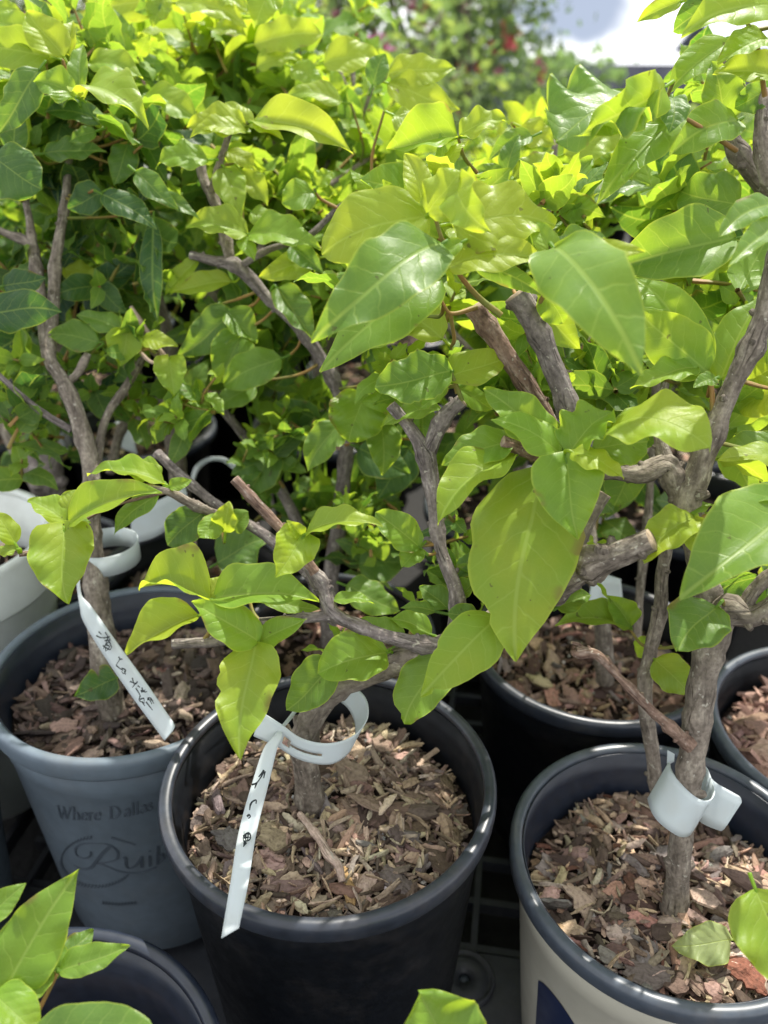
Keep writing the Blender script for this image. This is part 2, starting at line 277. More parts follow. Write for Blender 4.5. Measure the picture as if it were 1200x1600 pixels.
# ------------------------------------------------------------------ plants
PL = {}
LINKS = {}
class Plant:
    def __init__(s, key, loc, label, group='bougainvillea plants in nursery pots', name='bougainvillea_plant'):
        s.root = empty(name, loc, label, 'plant', group); s.samp = []; s.nleaf = 0; s.fol = None; s.thin = {'B': .64, 'N': .70, 'N2': .74, 'W': .85}.get(key, .84); PL[key] = s; s.seed = len(PL)*17
    def branch(s, pts, name='branch', m='bark', cut=True, knots=2, rough=.07, sub=10):
        p3 = np.array([P(a, b, d) for a, b, d, w in pts]); rad = np.array([w*d/F/2*s.thin for a, b, d, w in pts]); s.seed += 1
        mb = MB(); v, f, cap, uv, p, R = tubegeo(p3, rad, sub+2, rough, s.seed, per=6)
        mb.add(v, f, uv=uv); mb.add(v[-(sub+2)-2:], [], uv=uv[-(sub+2)-2:])
        nb = mb.n - (sub+4); mb.f += [tuple(x for x in q) for q in cap]; mb.m += [1 if cut else 0]*len(cap)
        rr = random.Random(s.seed)
        for _ in range(knots):     # leaf scars and knots
            i = rr.randrange(2, len(p)-2) if len(p) > 5 else 1; a = rr.uniform(0, 6.28); T = unit(p[min(i+1, len(p)-1)]-p[i-1])
            q = unit(np.cross(T, [math.cos(a), math.sin(a), .4])); c0 = p[i]+q*R[i]*.6
            kv, kf, kc, ku, _, _ = tubegeo(np.array([c0, c0+q*R[i]*.45, c0+q*R[i]*.75+T*R[i]*.2]), np.array([R[i]*.6, R[i]*.4, R[i]*.25]), 7, .1, s.seed, per=2)
            n0 = mb.n; mb.add(kv, kf, uv=ku); mb.f += [tuple(x+n0 for x in c_) for c_ in kc]; mb.m += [0]*len(kc)
        o = mb.obj(name, [M[m], M['pith']], s.root)
        pr = cr_spline(np.array([list(q)+[r_] for q, r_ in zip(p3, rad)]), 12)
        for q in pr: s.samp.append(q)
        return o
    def hub(s, px, py, d, r=.001): s.samp.append(np.array([*P(px, py, d), r]))
    def sampix(s):
        if getattr(s, '_n', 0) != len(s.samp):
            A = np.array(s.samp); rel = A[:, :3]-CAM; d = rel@CF; s.px = 600+F*(rel@CX)/d; s.py = 800-F*(rel@CU)/d; s.pd = d; s.A = A; s._n = len(s.samp)
    def leaf(s, bx, by, tx, ty, w, tone=.3, roll=20, arch=30, fold=12, do=0, dt=0, shape='o', d=None, tw=True, **k):
        s.sampix(); dist = np.hypot(s.px-bx, s.py-by); i = dist.argmin()
        d0 = (s.pd[i] if d is None else d) + do/1000; d1 = d0 + dt/1000
        if d is not None: i = (np.hypot(s.px-bx, s.py-by)*d/F + 1.0*abs(s.pd-d)).argmin()
        b3, t3 = P(bx, by, d0), P(tx, ty, d1); a = unit(t3-b3); mid = (b3+t3)/2; tc_ = unit(CAM-mid)
        n0 = unit(tc_-np.dot(tc_, a)*a); X = np.cross(a, n0)
        if X[2] < 0: X = -X
        nr = n0*math.cos(math.radians(roll))+X*math.sin(math.radians(roll))
        big = w > 150; fold = fold*(1 if big else 1.7)+(0 if big else 6); wid = w*depth(mid)/F/max(math.cos(math.radians(roll)), .42)*(1 if big else 1.06)
        s.nleaf += 1; s.seed += 1; mb = MB(); v, f, c, uv = leafgeo(b3, t3, nr, wid, fold, arch, tone=tone, shape=shape, seed=s.seed, nu=10, nv=22, **k)
        mb.add(v, f, c, uv)
        # petiole back towards the stem
        tgt = s.A[i, :3]; dd = np.linalg.norm(tgt-b3); st = b3-a*min(.007, dd*.5+.001)-nr*.001
        pts = np.array([b3+a*.002, b3, (st+b3)/2, st if dd > .012 else (st*.4+tgt*.6)]); pv, pf, pc, pu, _, _ = tubegeo(pts, np.array([.0005, .0008, .0009, .0010]), 6, .03, 1, per=3)
        mb.add(pv, pf+pc, (min(tone+.1, .5), 0, .5, 1), pu*[0, 0]+[.3, .5])
        lf = mb.obj('leaf', M['leaf'], s.root)
        if .012 < dd < .075 and tw:
            c1 = (st+tgt)/2 + np.array([0, .3, -1])*dd*.12 - a*dd*.10; tv, tf, tcap, tu, _, _ = tubegeo(np.array([tgt, c1, st]), np.array([.0012, .0010, .0009]), 7, .08, s.seed, per=5)
            tb_ = MB(); tb_.add(tv, tf+tcap, uv=tu); tb_.obj('twig', M['bark_green'], s.root)
        return lf
    def cloud(s, blobs, part='foliage'):
        """filler leaves: (px,py,d, rx px, ry px, rd m, n, tone0, tone1, leaf length m)"""
        if s.fol is None: s.fol = MB()
        for (px, py, d, rx, ry, rd, n, t0, t1, ln) in blobs:
            for _ in range(max(2, int(n*.30))):
                q = rng.normal(size=3); q = q/np.linalg.norm(q)*rng.random()**.45
                b3 = P(px+q[0]*rx, py+q[1]*ry, d+q[2]*rd); sprig(s.fol, b3, ln*.95, t0, t1)
    def done(s):
        if s.fol: tag(s.fol.obj('foliage', [M['leaf'], M['bark_green']], s.root), kind='stuff')
def sprig(mb, b3, ln, t0, t1, n=6, nu=5, nv=7):
    a = unit(rng.normal(size=3)*[.8, .8, .5]+[0, 0, .75]); Ls = ln*rng.uniform(.5, 1.0); n = int(rng.integers(4, 8)); tm = rng.uniform(t0, t1)+.11; ph = rng.random()*6.28
    e1 = unit(np.cross(a, [.2, .9, .3])); e2 = np.cross(a, e1); q0 = b3-a*Ls*.6
    pts = np.array([q0, b3-a*Ls*.1+e1*Ls*.04, b3+a*Ls*.45]); tv, tf, tcp, tu, _, _ = tubegeo(pts, np.array([.0016, .0012, .0007]), 5, .03, 1, per=3); mb.add(tv, tf+tcp, uv=tu, m=1)
    for k in range(n):
        f = k/(n-1); g = ph+k*2.4; o = e1*math.cos(g)+e2*math.sin(g); L = ln*(1.05-.62*f)*rng.uniform(.8, 1.15); c = b3+a*Ls*(.95*f-.5)
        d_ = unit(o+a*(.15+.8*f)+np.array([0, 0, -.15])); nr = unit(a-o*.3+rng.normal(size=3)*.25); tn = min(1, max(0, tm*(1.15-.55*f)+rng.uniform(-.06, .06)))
        v, ff, cc, uv = leafgeo(c, c+d_*L, nr, L*rng.uniform(.46, .62), rng.uniform(5, 30), rng.uniform(15, 85), tone=tn, shape='oooolhr'[rng.integers(7)], seed=int(rng.integers(1e6)), nu=nu, nv=nv, wave=.07); mb.add(v, ff, cc, uv)
def randleaf(mb, b3, ln, t0, t1, nu=4, nv=6, up=.75):
    az_ = rng.random()*6.283; dr = rng.uniform(-.75, .45); a = unit(np.array([math.cos(az_), math.sin(az_), dr])); L = ln*rng.uniform(.55, 1.15)
    nr = unit(np.array([0, 0, up])+rng.normal(size=3)*.45); tone = rng.uniform(t0, t1)
    v, f, c, uv = leafgeo(b3, b3+a*L, nr, L*rng.uniform(.5, .68), rng.uniform(0, 28), rng.uniform(5, 75), tone=tone, shape='oooohl'[rng.integers(6)], seed=int(rng.integers(1e6)), nu=nu, nv=nv, wave=.06)
    mb.add(v, f, c, uv)
m, t = mat('green_shoot'); out(t, bsdf(t, ramp(t, noi(t, 40, 3), [(.35, (.13,.16,.03)), (.62, (.27,.15,.05))]), .6, .3, noi(t, 300, 3), .3, .001).outputs[0]); M['bark_green'] = m
# ------------------------------------------------------------------ ground, tray
mb = MB(); gx = np.concatenate([np.linspace(-200, -2, 12), np.linspace(-1.8, 1.8, 13), np.linspace(2, 200, 12)]); gy = np.concatenate([np.linspace(-3, 4, 15), np.array([6, 8, 10, 14, 18, 24, 32, 45, 70, 120, 250, 600])])
def gz(x, y): return -.10 - 2.6*float(np.clip((y-8)/26, 0, 1))**1.5 + (.006*noise.noise(Vector((x*3, y*3, 0))) if y < 4 else 0)
mb.add([(x, y, gz(x, y)) for y in gy for x in gx], [(j*len(gx)+i, j*len(gx)+i+1, (j+1)*len(gx)+i+1, (j+1)*len(gx)+i) for j in range(len(gy)-1) for i in range(len(gx)-1)])
m, t = mat('weed_fabric'); cc_ = ramp(t, noi(t, 3, 6), [(.35, (.006,.0065,.007)), (.7, (.018,.017,.015))]); out(t, bsdf(t, cc_, .8, .3, noi(t, 90, 4), .5, .004).outputs[0])
tag(mb.obj('ground', m), kind='structure')
def box(mb, c, h, rz=0, **k):
    c = np.array(c, float); cs, sn = math.cos(rz), math.sin(rz)
    v = [(c[0]+x*h[0]*cs-y*h[1]*sn, c[1]+x*h[0]*sn+y*h[1]*cs, c[2]+z*h[2]) for x in (-1, 1) for y in (-1, 1) for z in (-1, 1)]
    mb.add(v, [(0,1,3,2), (4,6,7,5), (0,4,5,1), (2,3,7,6), (0,2,6,4), (1,5,7,3)], **k)
M['tray'] = simple('tray_plastic', (.030,.033,.040), .5, .4, 60, .25, .15, .0008, (.35, (.09,.085,.08)))
def lathe(mb, prof, n=96, c=(0, 0, 0), closed=True, m=0, uvs=1):
    prof = np.array(prof, float); k = len(prof); a = np.arange(n)*2*math.pi/n
    v = np.array([(c[0]+r*math.cos(x), c[1]+r*math.sin(x), c[2]+z) for x in a for r, z in prof])
    kk = k if closed else k-1
    mb.add(v, [(i*k+j, ((i+1)%n)*k+j, ((i+1)%n)*k+(j+1)%k, i*k+(j+1)%k) for i in range(n) for j in range(kk)], m=m)
tr_ = empty('plant_tray', (.056, .358, -.09), 'dark grey slotted plastic carry tray with round boss under the pots', 'tray')
tp = onplane(725, 1530, -.06)
mb = MB(); rzt = -.16
for i in range(-9, 10):
    box(mb, (tp[0]+i*.043*math.cos(rzt), tp[1]+.075+i*.043*math.sin(rzt)+.16, -.068), (.0025, .21, .008), rzt)
for j in range(0, 10): box(mb, (tp[0]-math.sin(rzt)*(j*.043+.03), tp[1]+.030+j*.043, -.070), (.40, .003, .006), rzt)
mb.obj('slatted_deck', M['tray'], tr_, smooth=False)
mb = MB(); box(mb, (tp[0]+.0, tp[1]-.095, -.065), (.42, .118, .004), rzt); mb.obj('deck_plate', M['tray'], tr_, smooth=False)
mb = MB(); lathe(mb, [(.004, .0), (.0045, .0035), (.017, .0045), (.0185, .0025), (.0205, .0025), (.0215, .0045), (.0235, .0040), (.024, 0)], 48, (tp[0], tp[1], -.061)); mb.obj('round_boss', M['tray'], tr_)
mb = MB(); lathe(mb, [(.0, .0), (.0040, 0), (.0040, .0005), (0, .0005)], 24, (tp[0], tp[1], -.0606)); mb.obj('boss_hole', M['blueink'], tr_)
# ------------------------------------------------------------------ pots
FLOOR = -.055
def pot(cx, cy, zr, R, H, mats, label, cat='pot', group=None, name='nursery_pot', rimh=.013, ribs=()):
    """zr rim height, R outer rim radius"""
    z0 = zr-H; root = empty(name, (cx, cy, z0), label, cat, group)
    rb, rt = R*.77, R-.0055; ri = rt-.0022; w = lambda z: rb+(rt-rb)*(z-z0)/H
    mb = MB(); pr = [(.004, z0+.004), (.004, z0), (rb-.004, z0), (rb, z0+.004)]
    pr += [(w(z0+H*k), z0+H*k) for k in (.2, .4, .6)]
    pr += [(w(zr-.040), zr-.040), (w(zr-.039)+.0012, zr-.038), (rt, zr-.006), (ri, zr-.006), (ri-.0008, zr-.019), (ri-.0032, zr-.021), (ri-.0042, zr-.040), (w(z0)-.002, z0+.004)]
    lathe(mb, pr, 112, (cx, cy, 0)); mb.obj('body', mats[0], root)
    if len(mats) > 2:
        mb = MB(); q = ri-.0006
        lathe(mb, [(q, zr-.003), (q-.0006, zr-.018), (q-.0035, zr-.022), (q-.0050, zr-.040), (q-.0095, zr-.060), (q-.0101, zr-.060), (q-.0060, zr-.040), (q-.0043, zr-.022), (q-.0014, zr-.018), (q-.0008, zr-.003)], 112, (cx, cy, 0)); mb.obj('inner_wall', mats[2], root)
    mb = MB(); a = R; prof = [(a-.0080, zr-.004), (a-.0076, zr-.0012), (a-.0062, zr), (a-.0030, zr+.0002), (a-.0012, zr-.0006), (a-.0002, zr-.0022), (a, zr-.0050), (a-.0006, zr-rimh+.002), (a-.0016, zr-rimh), (a-.0040, zr-rimh), (a-.0046, zr-.008)]
    lathe(mb, prof, 128, (cx, cy, 0)); o = mb.obj('rim', mats[1], root)
    return root
def coneray(px, py, cx, cy, zr, R, H, off=.0006):
    r = (px-600)/F*CX - (py-800)/F*CU + CF; z0 = zr-H; rb, rt = R*.77, R-.0055
    lo = None
    for k in range(400, 9000):
        t_ = k*.0001; q = CAM+r*t_; z = q[2]
        if z < z0: break
        rr = rb+(rt-rb)*(z-z0)/H+off + (.0012 if z > zr-.039 else 0)
        if z < zr-.002 and math.hypot(q[0]-cx, q[1]-cy) < rr: return q
    return None
PALM = [tuple(x*k for x, k in zip(c, (.86, .80, .80))) for c in [(.26,.19,.14), (.38,.30,.22), (.17,.13,.10), (.50,.41,.30), (.62,.50,.34), (.12,.09,.07), (.27,.25,.23), (.42,.31,.25), (.34,.27,.21), (.56,.47,.36), (.20,.16,.13)]]
CHIPC = [(.24,.15,.11), (.32,.21,.16), (.17,.105,.08), (.40,.28,.20), (.50,.37,.24), (.10,.065,.052), (.22,.19,.17), (.44,.26,.20), (.30,.22,.17), (.14,.10,.085), (.56,.44,.31), (.19,.09,.06)]
def chip(mb, pos, L, Wd, T, a, tilt, col, seed, roll=0, blocky=.5, ns=None):
    r = random.Random(int(seed)); nx, ny = (5, 3) if ns is None else ns; vs = []
    ca, sa = math.cos(a), math.sin(a); ct, st = math.cos(tilt), math.sin(tilt); crl, srl = math.cos(roll), math.sin(roll)
    taper = r.uniform(.2, .95); bend = r.uniform(-.22, .22); skew = r.uniform(-.35, .35)
    for side in (1, -1):
        for i in range(nx+1):
            for j in range(ny+1):
                u = i/nx*2-1; v = j/ny*2-1; ww = (1-(1-blocky)*abs(u)**2.2*(1.0 if u > 0 else taper))*(1+.42*noise.noise(Vector((u*2.6+seed, j*.9, seed*.37))))
                x = L/2*(u*(1+.10*math.sin(v*3+seed))) + skew*v*Wd*.5; y = Wd/2*v*ww + bend*L*(1-u*u)*.5
                z = side*T/2*(1-.75*max(abs(u), abs(v))**3)*(1+.5*noise.noise(Vector((u*1.7, v*1.9+seed*.13, seed*.7))))+T*.25*noise.noise(Vector((u*3+seed, v*3, 5)))
                y, z = y*crl-z*srl, y*srl+z*crl; x, z = x*ct-z*st, x*st+z*ct; x, y = x*ca-y*sa, x*sa+y*ca
                vs.append((pos[0]+x, pos[1]+y, pos[2]+z))
    w = ny+1; o = (nx+1)*w; f = [(i*w+j, (i+1)*w+j, (i+1)*w+j+1, i*w+j+1) for i in range(nx) for j in range(ny)]; f += [tuple(x+o for x in q[::-1]) for q in f]
    ed = [i*w for i in range(nx+1)]+[nx*w+j for j in range(1, w)]+[i*w+ny for i in range(nx-1, -1, -1)]+[j for j in range(ny-1, 0, -1)]
    f += [(ed[k], ed[k-1], ed[k-1]+o, ed[k]+o) for k in range(len(ed))]
    uv = [((j/ny)*Wd, (i/nx)*L) for _ in (0, 1) for i in range(nx+1) for j in range(ny+1)]
    jit = r.uniform(.7, 1.25); mb.add(vs, f, (*[min(1, x*jit*r.uniform(.93, 1.07)) for x in col], 1), uv)
def soilz(x, y, cx, cy, R, z): q = math.hypot(x-cx, y-cy)/R; return z + .007*(1-q*q) + .003*noise.noise(Vector((x*40, y*40, 1))) + .0045*noise.noise(Vector((x*16, y*16, 4)))
CHIPN = [0]
def mulch(cx, cy, R, z, label, n=700, ind=0, indlabel=None, indgroup=None, pal=None, big=1.0, perl=40, straw=30):
    pal = pal or CHIPC; mb = MB(); nr, na = 26, 72; vs = [(cx, cy, soilz(cx, cy, cx, cy, R, z))]
    for i in range(1, nr+1):
        for k in range(na): a = k*6.2832/na; r = R*i/nr; x, y = cx+r*math.cos(a), cy+r*math.sin(a); vs.append((x, y, soilz(x, y, cx, cy, R, z)-.001))
    f = [(0, 1+k, 1+(k+1)%na) for k in range(na)]+[(1+i*na+k, 1+(i+1)*na+k, 1+(i+1)*na+(k+1)%na, 1+i*na+(k+1)%na) for i in range(nr-1) for k in range(na)]
    mb.add(vs, f, m=1)
    def put(mm, sc, elong=None):
        nonlocal pal
        a = rng.random()*6.283; r = (R-.003)*math.sqrt(rng.random()); x, y = cx+r*math.cos(a), cy+r*math.sin(a); L = sc*rng.uniform(.6, 1.4)
        e = rng.uniform(.16, .6) if elong is None else elong; r2 = min(1, (R-.002-L*.45)/max(r, 1e-4)); x, y = cx+(x-cx)*r2, cy+(y-cy)*r2
        CHIPN[0] += 1; chip(mm, (x, y, soilz(x, y, cx, cy, R, z)+rng.uniform(-.001, .006)), L, L*e, L*rng.uniform(.14, .32), rng.random()*6.283, rng.normal()*.36, pal[rng.integers(len(pal))], CHIPN[0], rng.normal()*.5, rng.uniform(.45, 1.0))
    for _ in range(n): put(mb, .0042*big, rng.uniform(.2, .9))
    for _ in range(int(n*.55)): put(mb, .0105*big*float(rng.lognormal(0, .35)))
    for _ in range(n//4): put(mb, .017*big, rng.uniform(.05, .14))
    for _ in range(n//14): put(mb, .019*big, rng.uniform(.4, .8))
    pl0 = pal; pal = [(.60,.48,.32), (.52,.42,.30), (.45,.34,.24), (.66,.56,.42)]
    for _ in range(straw): put(mb, .017, rng.uniform(.05, .15))
    pal = pl0
    for _ in range(perl):
        a = rng.random()*6.283; r = R*.95*math.sqrt(rng.random()); x, y = cx+r*math.cos(a), cy+r*math.sin(a); s_ = rng.uniform(.0015, .0035)
        chip(mb, (x, y, soilz(x, y, cx, cy, R, z)+.0025), s_, s_*.9, s_*.8, rng.random()*6, 0, (.62,.60,.56), int(rng.integers(9e5)), 0, .9)
    tag(mb.obj('bark_mulch', [M['chip'], M['soil']], None, False), label, 'mulch', kind='stuff')
    for _ in range(ind):
        mm = MB(); put(mm, .016*big); tag(mm.obj('bark_chip', M['chip'], None, False), indlabel, 'bark chip', indgroup)
    return z
PMID = (-.0328, .3631, .19, .100); PCR = (.173, .343, .145, .0965); PBL = (-.186, .490, .176, .104); PBK = (.173, .5544, .145, .100); PRB = (.3374, .4517, .145, .100); PLF = (-.170, .198, .145, .100); PWH = (-.385, .607, .215, .100)
MIDZ, CRZ, BLZ, BKZ, RBZ = .150, .105, .140, .108, .112
pot(*PMID, .235, [M['black'], M['rimblk']], 'glossy black pot in the middle with a pale hanging tag over its rim', group='round nursery pots')
cr_root = pot(*PCR, .195, [M['cream'], M['navyrim'], M['navy']], 'cream pot with slate blue rim and navy printed shape', group='round nursery pots')
bl_root = pot(*PBL, .225, [M['blue'], M['blue'], M['navy']], 'blue grey pot with dark script lettering on its side', group='round nursery pots', rimh=.016)
pot(*PBK, .195, [M['black'], M['rimblk']], 'black pot of mulch just behind the gap between the middle and cream pots', group='round nursery pots')
pot(*PRB, .195, [M['black'], M['navyrim']], 'dark pot cut by the right edge behind the cream pot', group='round nursery pots')
pot(*PLF, .195, [M['navy'], M['navy']], 'dark navy pot in the bottom left corner under pointed leaves', group='round nursery pots')
pot(*PWH, .265, [M['white'], M['white']], 'white thick rimmed pot at the left edge', group='round nursery pots', rimh=.045)
pot(-.375, .425, .150, .098, .20, [M['blue'], M['blue']], 'grey pot side showing at the left edge beside the blue grey pot', group='round nursery pots')
chips = 'chips of bark lying on the mulch'
mulch(PMID[0], PMID[1], .0885, MIDZ, 'brown and tan bark mulch filling the middle black pot', 900, 70, 'loose bark chip on the mulch of the middle black pot', chips, big=.95, pal=PALM, straw=420)
mulch(PCR[0], PCR[1], .083, CRZ, 'coarse pinkish brown bark mulch filling the cream pot', 800, 70, 'loose bark chip on the mulch of the cream pot', chips, pal=PALM+PALM+CHIPC, straw=110)
DK = [(.12,.08,.065), (.18,.125,.10), (.08,.06,.05), (.25,.18,.15), (.14,.105,.09), (.32,.24,.19), (.06,.048,.042)]
mulch(PBL[0], PBL[1], .091, BLZ, 'dark reddish bark mulch in the blue grey pot', 650, 60, 'loose bark chip on the mulch of the blue grey pot', chips, pal=DK, big=1.15, perl=60)
mulch(PBK[0], PBK[1], .087, BKZ, 'shaded stringy mulch in the black pot behind', 500, 0, pal=CHIPC[:9], big=1.2)
mulch(PRB[0], PRB[1], .087, RBZ, 'pinkish bark mulch in the dark pot at the right edge', 450, 30, 'loose bark chip on the mulch of the right edge pot', chips, big=1.5, pal=[(.40,.25,.20), (.50,.34,.26), (.30,.18,.14), (.24,.15,.12)])
mulch(PWH[0], PWH[1], .085, .16, 'mulch inside the white pot', 200, 0); mulch(PLF[0], PLF[1], .082, .07, 'dark mulch deep inside the navy pot', 250, 0, pal=DK)
def herochip(x0, y0, x1, y1, wpx, pc, R, z, col, label, T=.35, up=.006, blocky=.6, tilt=0):
    a, b = onplane(x0, y0, z+up), onplane(x1, y1, z+up); c = (a+b)/2; L = np.linalg.norm(b-a); d = depth(c); CHIPN[0] += 1; mm = MB(); Wd = wpx*d/F
    chip(mm, c+[0, 0, .002], L, Wd, Wd*T, math.atan2(b[1]-a[1], b[0]-a[0]), tilt, col, CHIPN[0], 0, blocky, ns=(12, 5)); tag(mm.obj('bark_chip', M['chip'], None, False), label, 'bark chip', chips)
for q in [(975,1312,1030,1405,22,'long straw coloured wood sliver left of the cream pot stem',(.60,.45,.27)), (845,1415,868,1388,24,'pale pink bark block near the left rim of the cream pot',(.60,.42,.34)),
          (1000,1520,1022,1470,24,'flat grey bark flake near the front of the cream pot',(.27,.24,.22)), (1135,1505,1195,1550,42,'large rusty red bark chunk at the front right of the cream pot',(.30,.13,.08)),
          (1100,1500,1135,1555,22,'pale split wood chip beside the rusty chunk',(.46,.36,.27)), (960,1395,1010,1440,44,'broad brown bark flake left of the stem base in the cream pot',(.24,.17,.15)),
          (935,1430,962,1470,24,'dull mauve bark flake below the broad flake in the cream pot',(.23,.16,.14)), (1035,1505,1060,1545,12,'thin tan stick at the front of the cream pot',(.50,.40,.28)),
          (870,1370,905,1380,22,'salmon bark chip at the left of the cream pot',(.50,.30,.23)), (905,1310,950,1370,12,'bent tan splinter in the upper left of the cream pot',(.52,.40,.30)), (855,1450,890,1460,20,'ochre bark lump by the front left rim of the cream pot',(.45,.30,.17)),
          (1120,1480,1185,1500,26,'pale fibrous chip under the yellow leaf in the cream pot',(.55,.46,.37)), (1000,1280,1045,1310,30,'tan bark slab behind the cream pot stem',(.42,.31,.22))]:
    herochip(*q[:5], PCR, .083, CRZ, q[6], q[5])
for q in [(535,1360,550,1416,22,'golden brown wood chip at the front of the middle pot',(.44,.29,.14)), (405,1350,450,1360,22,'pink bark chip left of centre in the middle pot',(.46,.33,.27)), (475,1345,505,1355,20,'dusty pink bark chip near the fallen twig in the middle pot',(.48,.34,.29)),
          (435,1365,447,1400,18,'golden chip near the tag in the middle pot',(.46,.30,.16)), (345,1300,370,1330,34,'dark grey stone like chip at the left of the middle pot',(.16,.15,.14)), (560,1300,615,1305,16,'tan stick at the right of the middle pot',(.42,.31,.21)),
          (600,1360,640,1400,36,'grey brown flake at the front right of the middle pot',(.20,.17,.15)), (650,1200,720,1150,9,'thin dry stick leaning on the inner wall of the middle pot',(.40,.33,.25))]:
    herochip(*q[:5], PMID, .09, MIDZ, q[6], q[5])
for q in [(55,1100,90,1115,36,'broad brown bark lump at the left of the blue grey pot',(.24,.15,.12)), (115,1115,145,1122,24,'rounded pale brown chip left of the stem in the blue grey pot',(.30,.20,.16)), (130,1150,168,1140,42,'dark rounded bark lump at the front of the blue grey pot',(.11,.09,.08)),
          (220,1055,275,1052,14,'reddish twig piece at the right of the blue grey pot',(.36,.20,.16))]:
    herochip(*q[:5], PBL, .09, BLZ, q[6], q[5])
def plank_stick(pts, m, label, name='fallen_twig', z=None):
    p3 = np.array([np.array(onplane(a, b, c)) for a, b, c, w in pts]); rd = np.array([w*depth(q)/F/2 for q, (_, _, _, w) in zip(p3, pts)])
    mb = MB(); v, f, cap, uv, _, _ = tubegeo(p3, rd, 10, .12, 5, per=6); mb.add(v, f+cap, uv=uv); tag(mb.obj(name, M[m]), label, 'twig')
plank_stick([(468,1272,.166,11), (495,1305,.168,12), (513,1335,.168,17), (528,1352,.166,14), (535,1378,.162,10)], 'bark_pale', 'pale pinkish fallen twig on the mulch of the middle pot') if 'bark_pale' in M else None
# printed lettering, traced on the pot walls
def strokes(root, name, potp, lines, m, off=.0005, thick=.0003, jitter=0):
    """lines: list of (width_m or (thin, thick), [(px,py),...])"""
    cx, cy, zr, R, H = potp; mb = MB()
    for w, pts in lines:
        pp = cr_spline(np.array([(a, b, 0) for a, b in pts]), 5) if len(pts) > 2 else np.array([(pts[0][0]+(pts[1][0]-pts[0][0])*k/4, pts[0][1]+(pts[1][1]-pts[0][1])*k/4, 0) for k in range(5)])
        q = [coneray(a, b, cx, cy, zr, R, H, off) for a, b, _ in pp]; q = [x for x in q if x is not None]
        if len(q) < 2: continue
        q = np.array(q); T = np.gradient(q, axis=0); T /= (np.linalg.norm(T, axis=1)[:, None]+1e-9); nr = np.array([unit(np.array([x[0]-cx, x[1]-cy, .03])) for x in q])
        B = np.cross(T, nr)
        if isinstance(w, tuple): ww = np.array([w[0]+(w[1]-w[0])*abs(t_[2])**1.2 for t_ in T])[:, None]
        else: ww = np.full((len(q), 1), w)
        v = np.concatenate([q+B*ww/2, q-B*ww/2]); n = len(q); mb.add(v, [(i, i+1, n+i+1, n+i) for i in range(n-1)])
    o = mb.obj(name, m, root)
    return o
BP = (*PBL, .225); W2 = (.0004, .0016)
def base_y(x): return 1281 - .0016*(x-157)**2*1.0 + (x-157)*-.06
def word(txt, x0, x1, hgt, strokeset):
    n = len(txt); outl = []; x = x0; tw = sum(strokeset[c][0] for c in txt); sc = (x1-x0)/tw
    for c in txt:
        adv, st = strokeset[c]
        for s_ in st: outl.append((W2, [(x+a*sc, base_y(x+a*sc)-b*hgt) for a, b in s_]))
        x += adv*sc
    return outl
G = {'W': (1.25, [[(.05,1),(.32,0)], [(.32,0),(.55,.8)], [(.5,1),(.78,0)], [(.78,0),(1.1,1)], [(-.05,1),(.2,1)], [(.95,1),(1.2,1)]]),
     'h': (.7, [[(.12,1.05),(.12,0)], [(.12,.45),(.35,.62),(.5,.4),(.5,0)], [(0,0),(.25,0)], [(.4,0),(.62,0)]]),
     'e': (.6, [[(.1,.33),(.48,.36),(.4,.62),(.12,.5),(.08,.15),(.3,0),(.5,.12)]]),
     'r': (.5, [[(.12,.62),(.12,0)], [(.12,.4),(.25,.62),(.42,.55)], [(0,0),(.25,0)]]),
     'D': (1.15, [[(.15,1),(.15,0)], [(.0,1),(.5,.98),(.85,.5),(.5,.02),(0,0)]]), 'a': (.6, [[(.12,.5),(.3,.64),(.45,.45),(.45,.05),(.55,0)], [(.45,.35),(.15,.28),(.1,.06),(.3,0),(.45,.15)]]),
     'l': (.34, [[(.14,1.05),(.14,0)], [(.02,0),(.28,0)]]), 's': (.5, [[(.42,.5),(.25,.64),(.1,.48),(.38,.2),(.25,0),(.06,.12)]]), ' ': (.5, [])}
L_ = word('Where', 89, 158, 19, G) + word('Dallas', 170, 240, 19, G)
strokes(bl_root, 'printed_words', BP, L_, M['blueink'])
SC = [((.0006, .0018), [(142,1331),(140,1338),(132,1341),(120,1337),(118,1326),(128,1319),(150,1318),(170,1320),(183,1330),(182,1342),(170,1347),(154,1349)]),
      ((.0010, .0026), [(172,1322),(160,1333),(150,1346),(142,1355),(130,1358),(115,1352)]), (.0013, [(152,1349),(168,1354),(185,1361),(205,1364),(225,1362),(245,1354)]),
      ((.0008, .0020), [(192,1341),(196,1340),(197,1352),(203,1357),(212,1352),(220,1341)]), ((.0008, .0020), [(221,1338),(221,1356)]), ((.0008, .0020), [(234,1337),(234,1354)]), (.0018, [(234,1329),(234.5,1331)]), ((.0008, .0022), [(247,1322),(246,1351)]), ((.0006, .0018), [(247,1338),(253,1334),(256,1342),(247,1350)])]
strokes(bl_root, 'printed_script', BP, SC, M['blueink'])
WR = []
for k in range(44):
    a = math.radians(100+k*5.6); ex, ey = 152, 1346
    x, y = ex+56*math.cos(a), ey-37*math.sin(a)+(3 if k > 22 else 0)
    if 100+k*5.6 > 330: break
    for s_ in (-1, 1): WR.append((.0009, [(x, y), (x+s_*1.5-1.5, y-2.8*s_-1)]))
for k in range(12): x = 174+k*3.2; WR.append((.0009, [(x, 1311+k*.85), (x+2.5, 1308+k*1.0)]))
strokes(bl_root, 'printed_wreath', BP, WR, M['blueink'])
strokes(bl_root, 'printed_small_words', BP, [(.0008, [(160+k*5, 1416-abs(k-5)*.5), (161+k*5, 1411-abs(k-5)*.5), (163+k*5, 1415-abs(k-5)*.4)]) for k in range(11)], M['blueink'])
mb = MB(); cxp = (*PCR, .195); rows = []
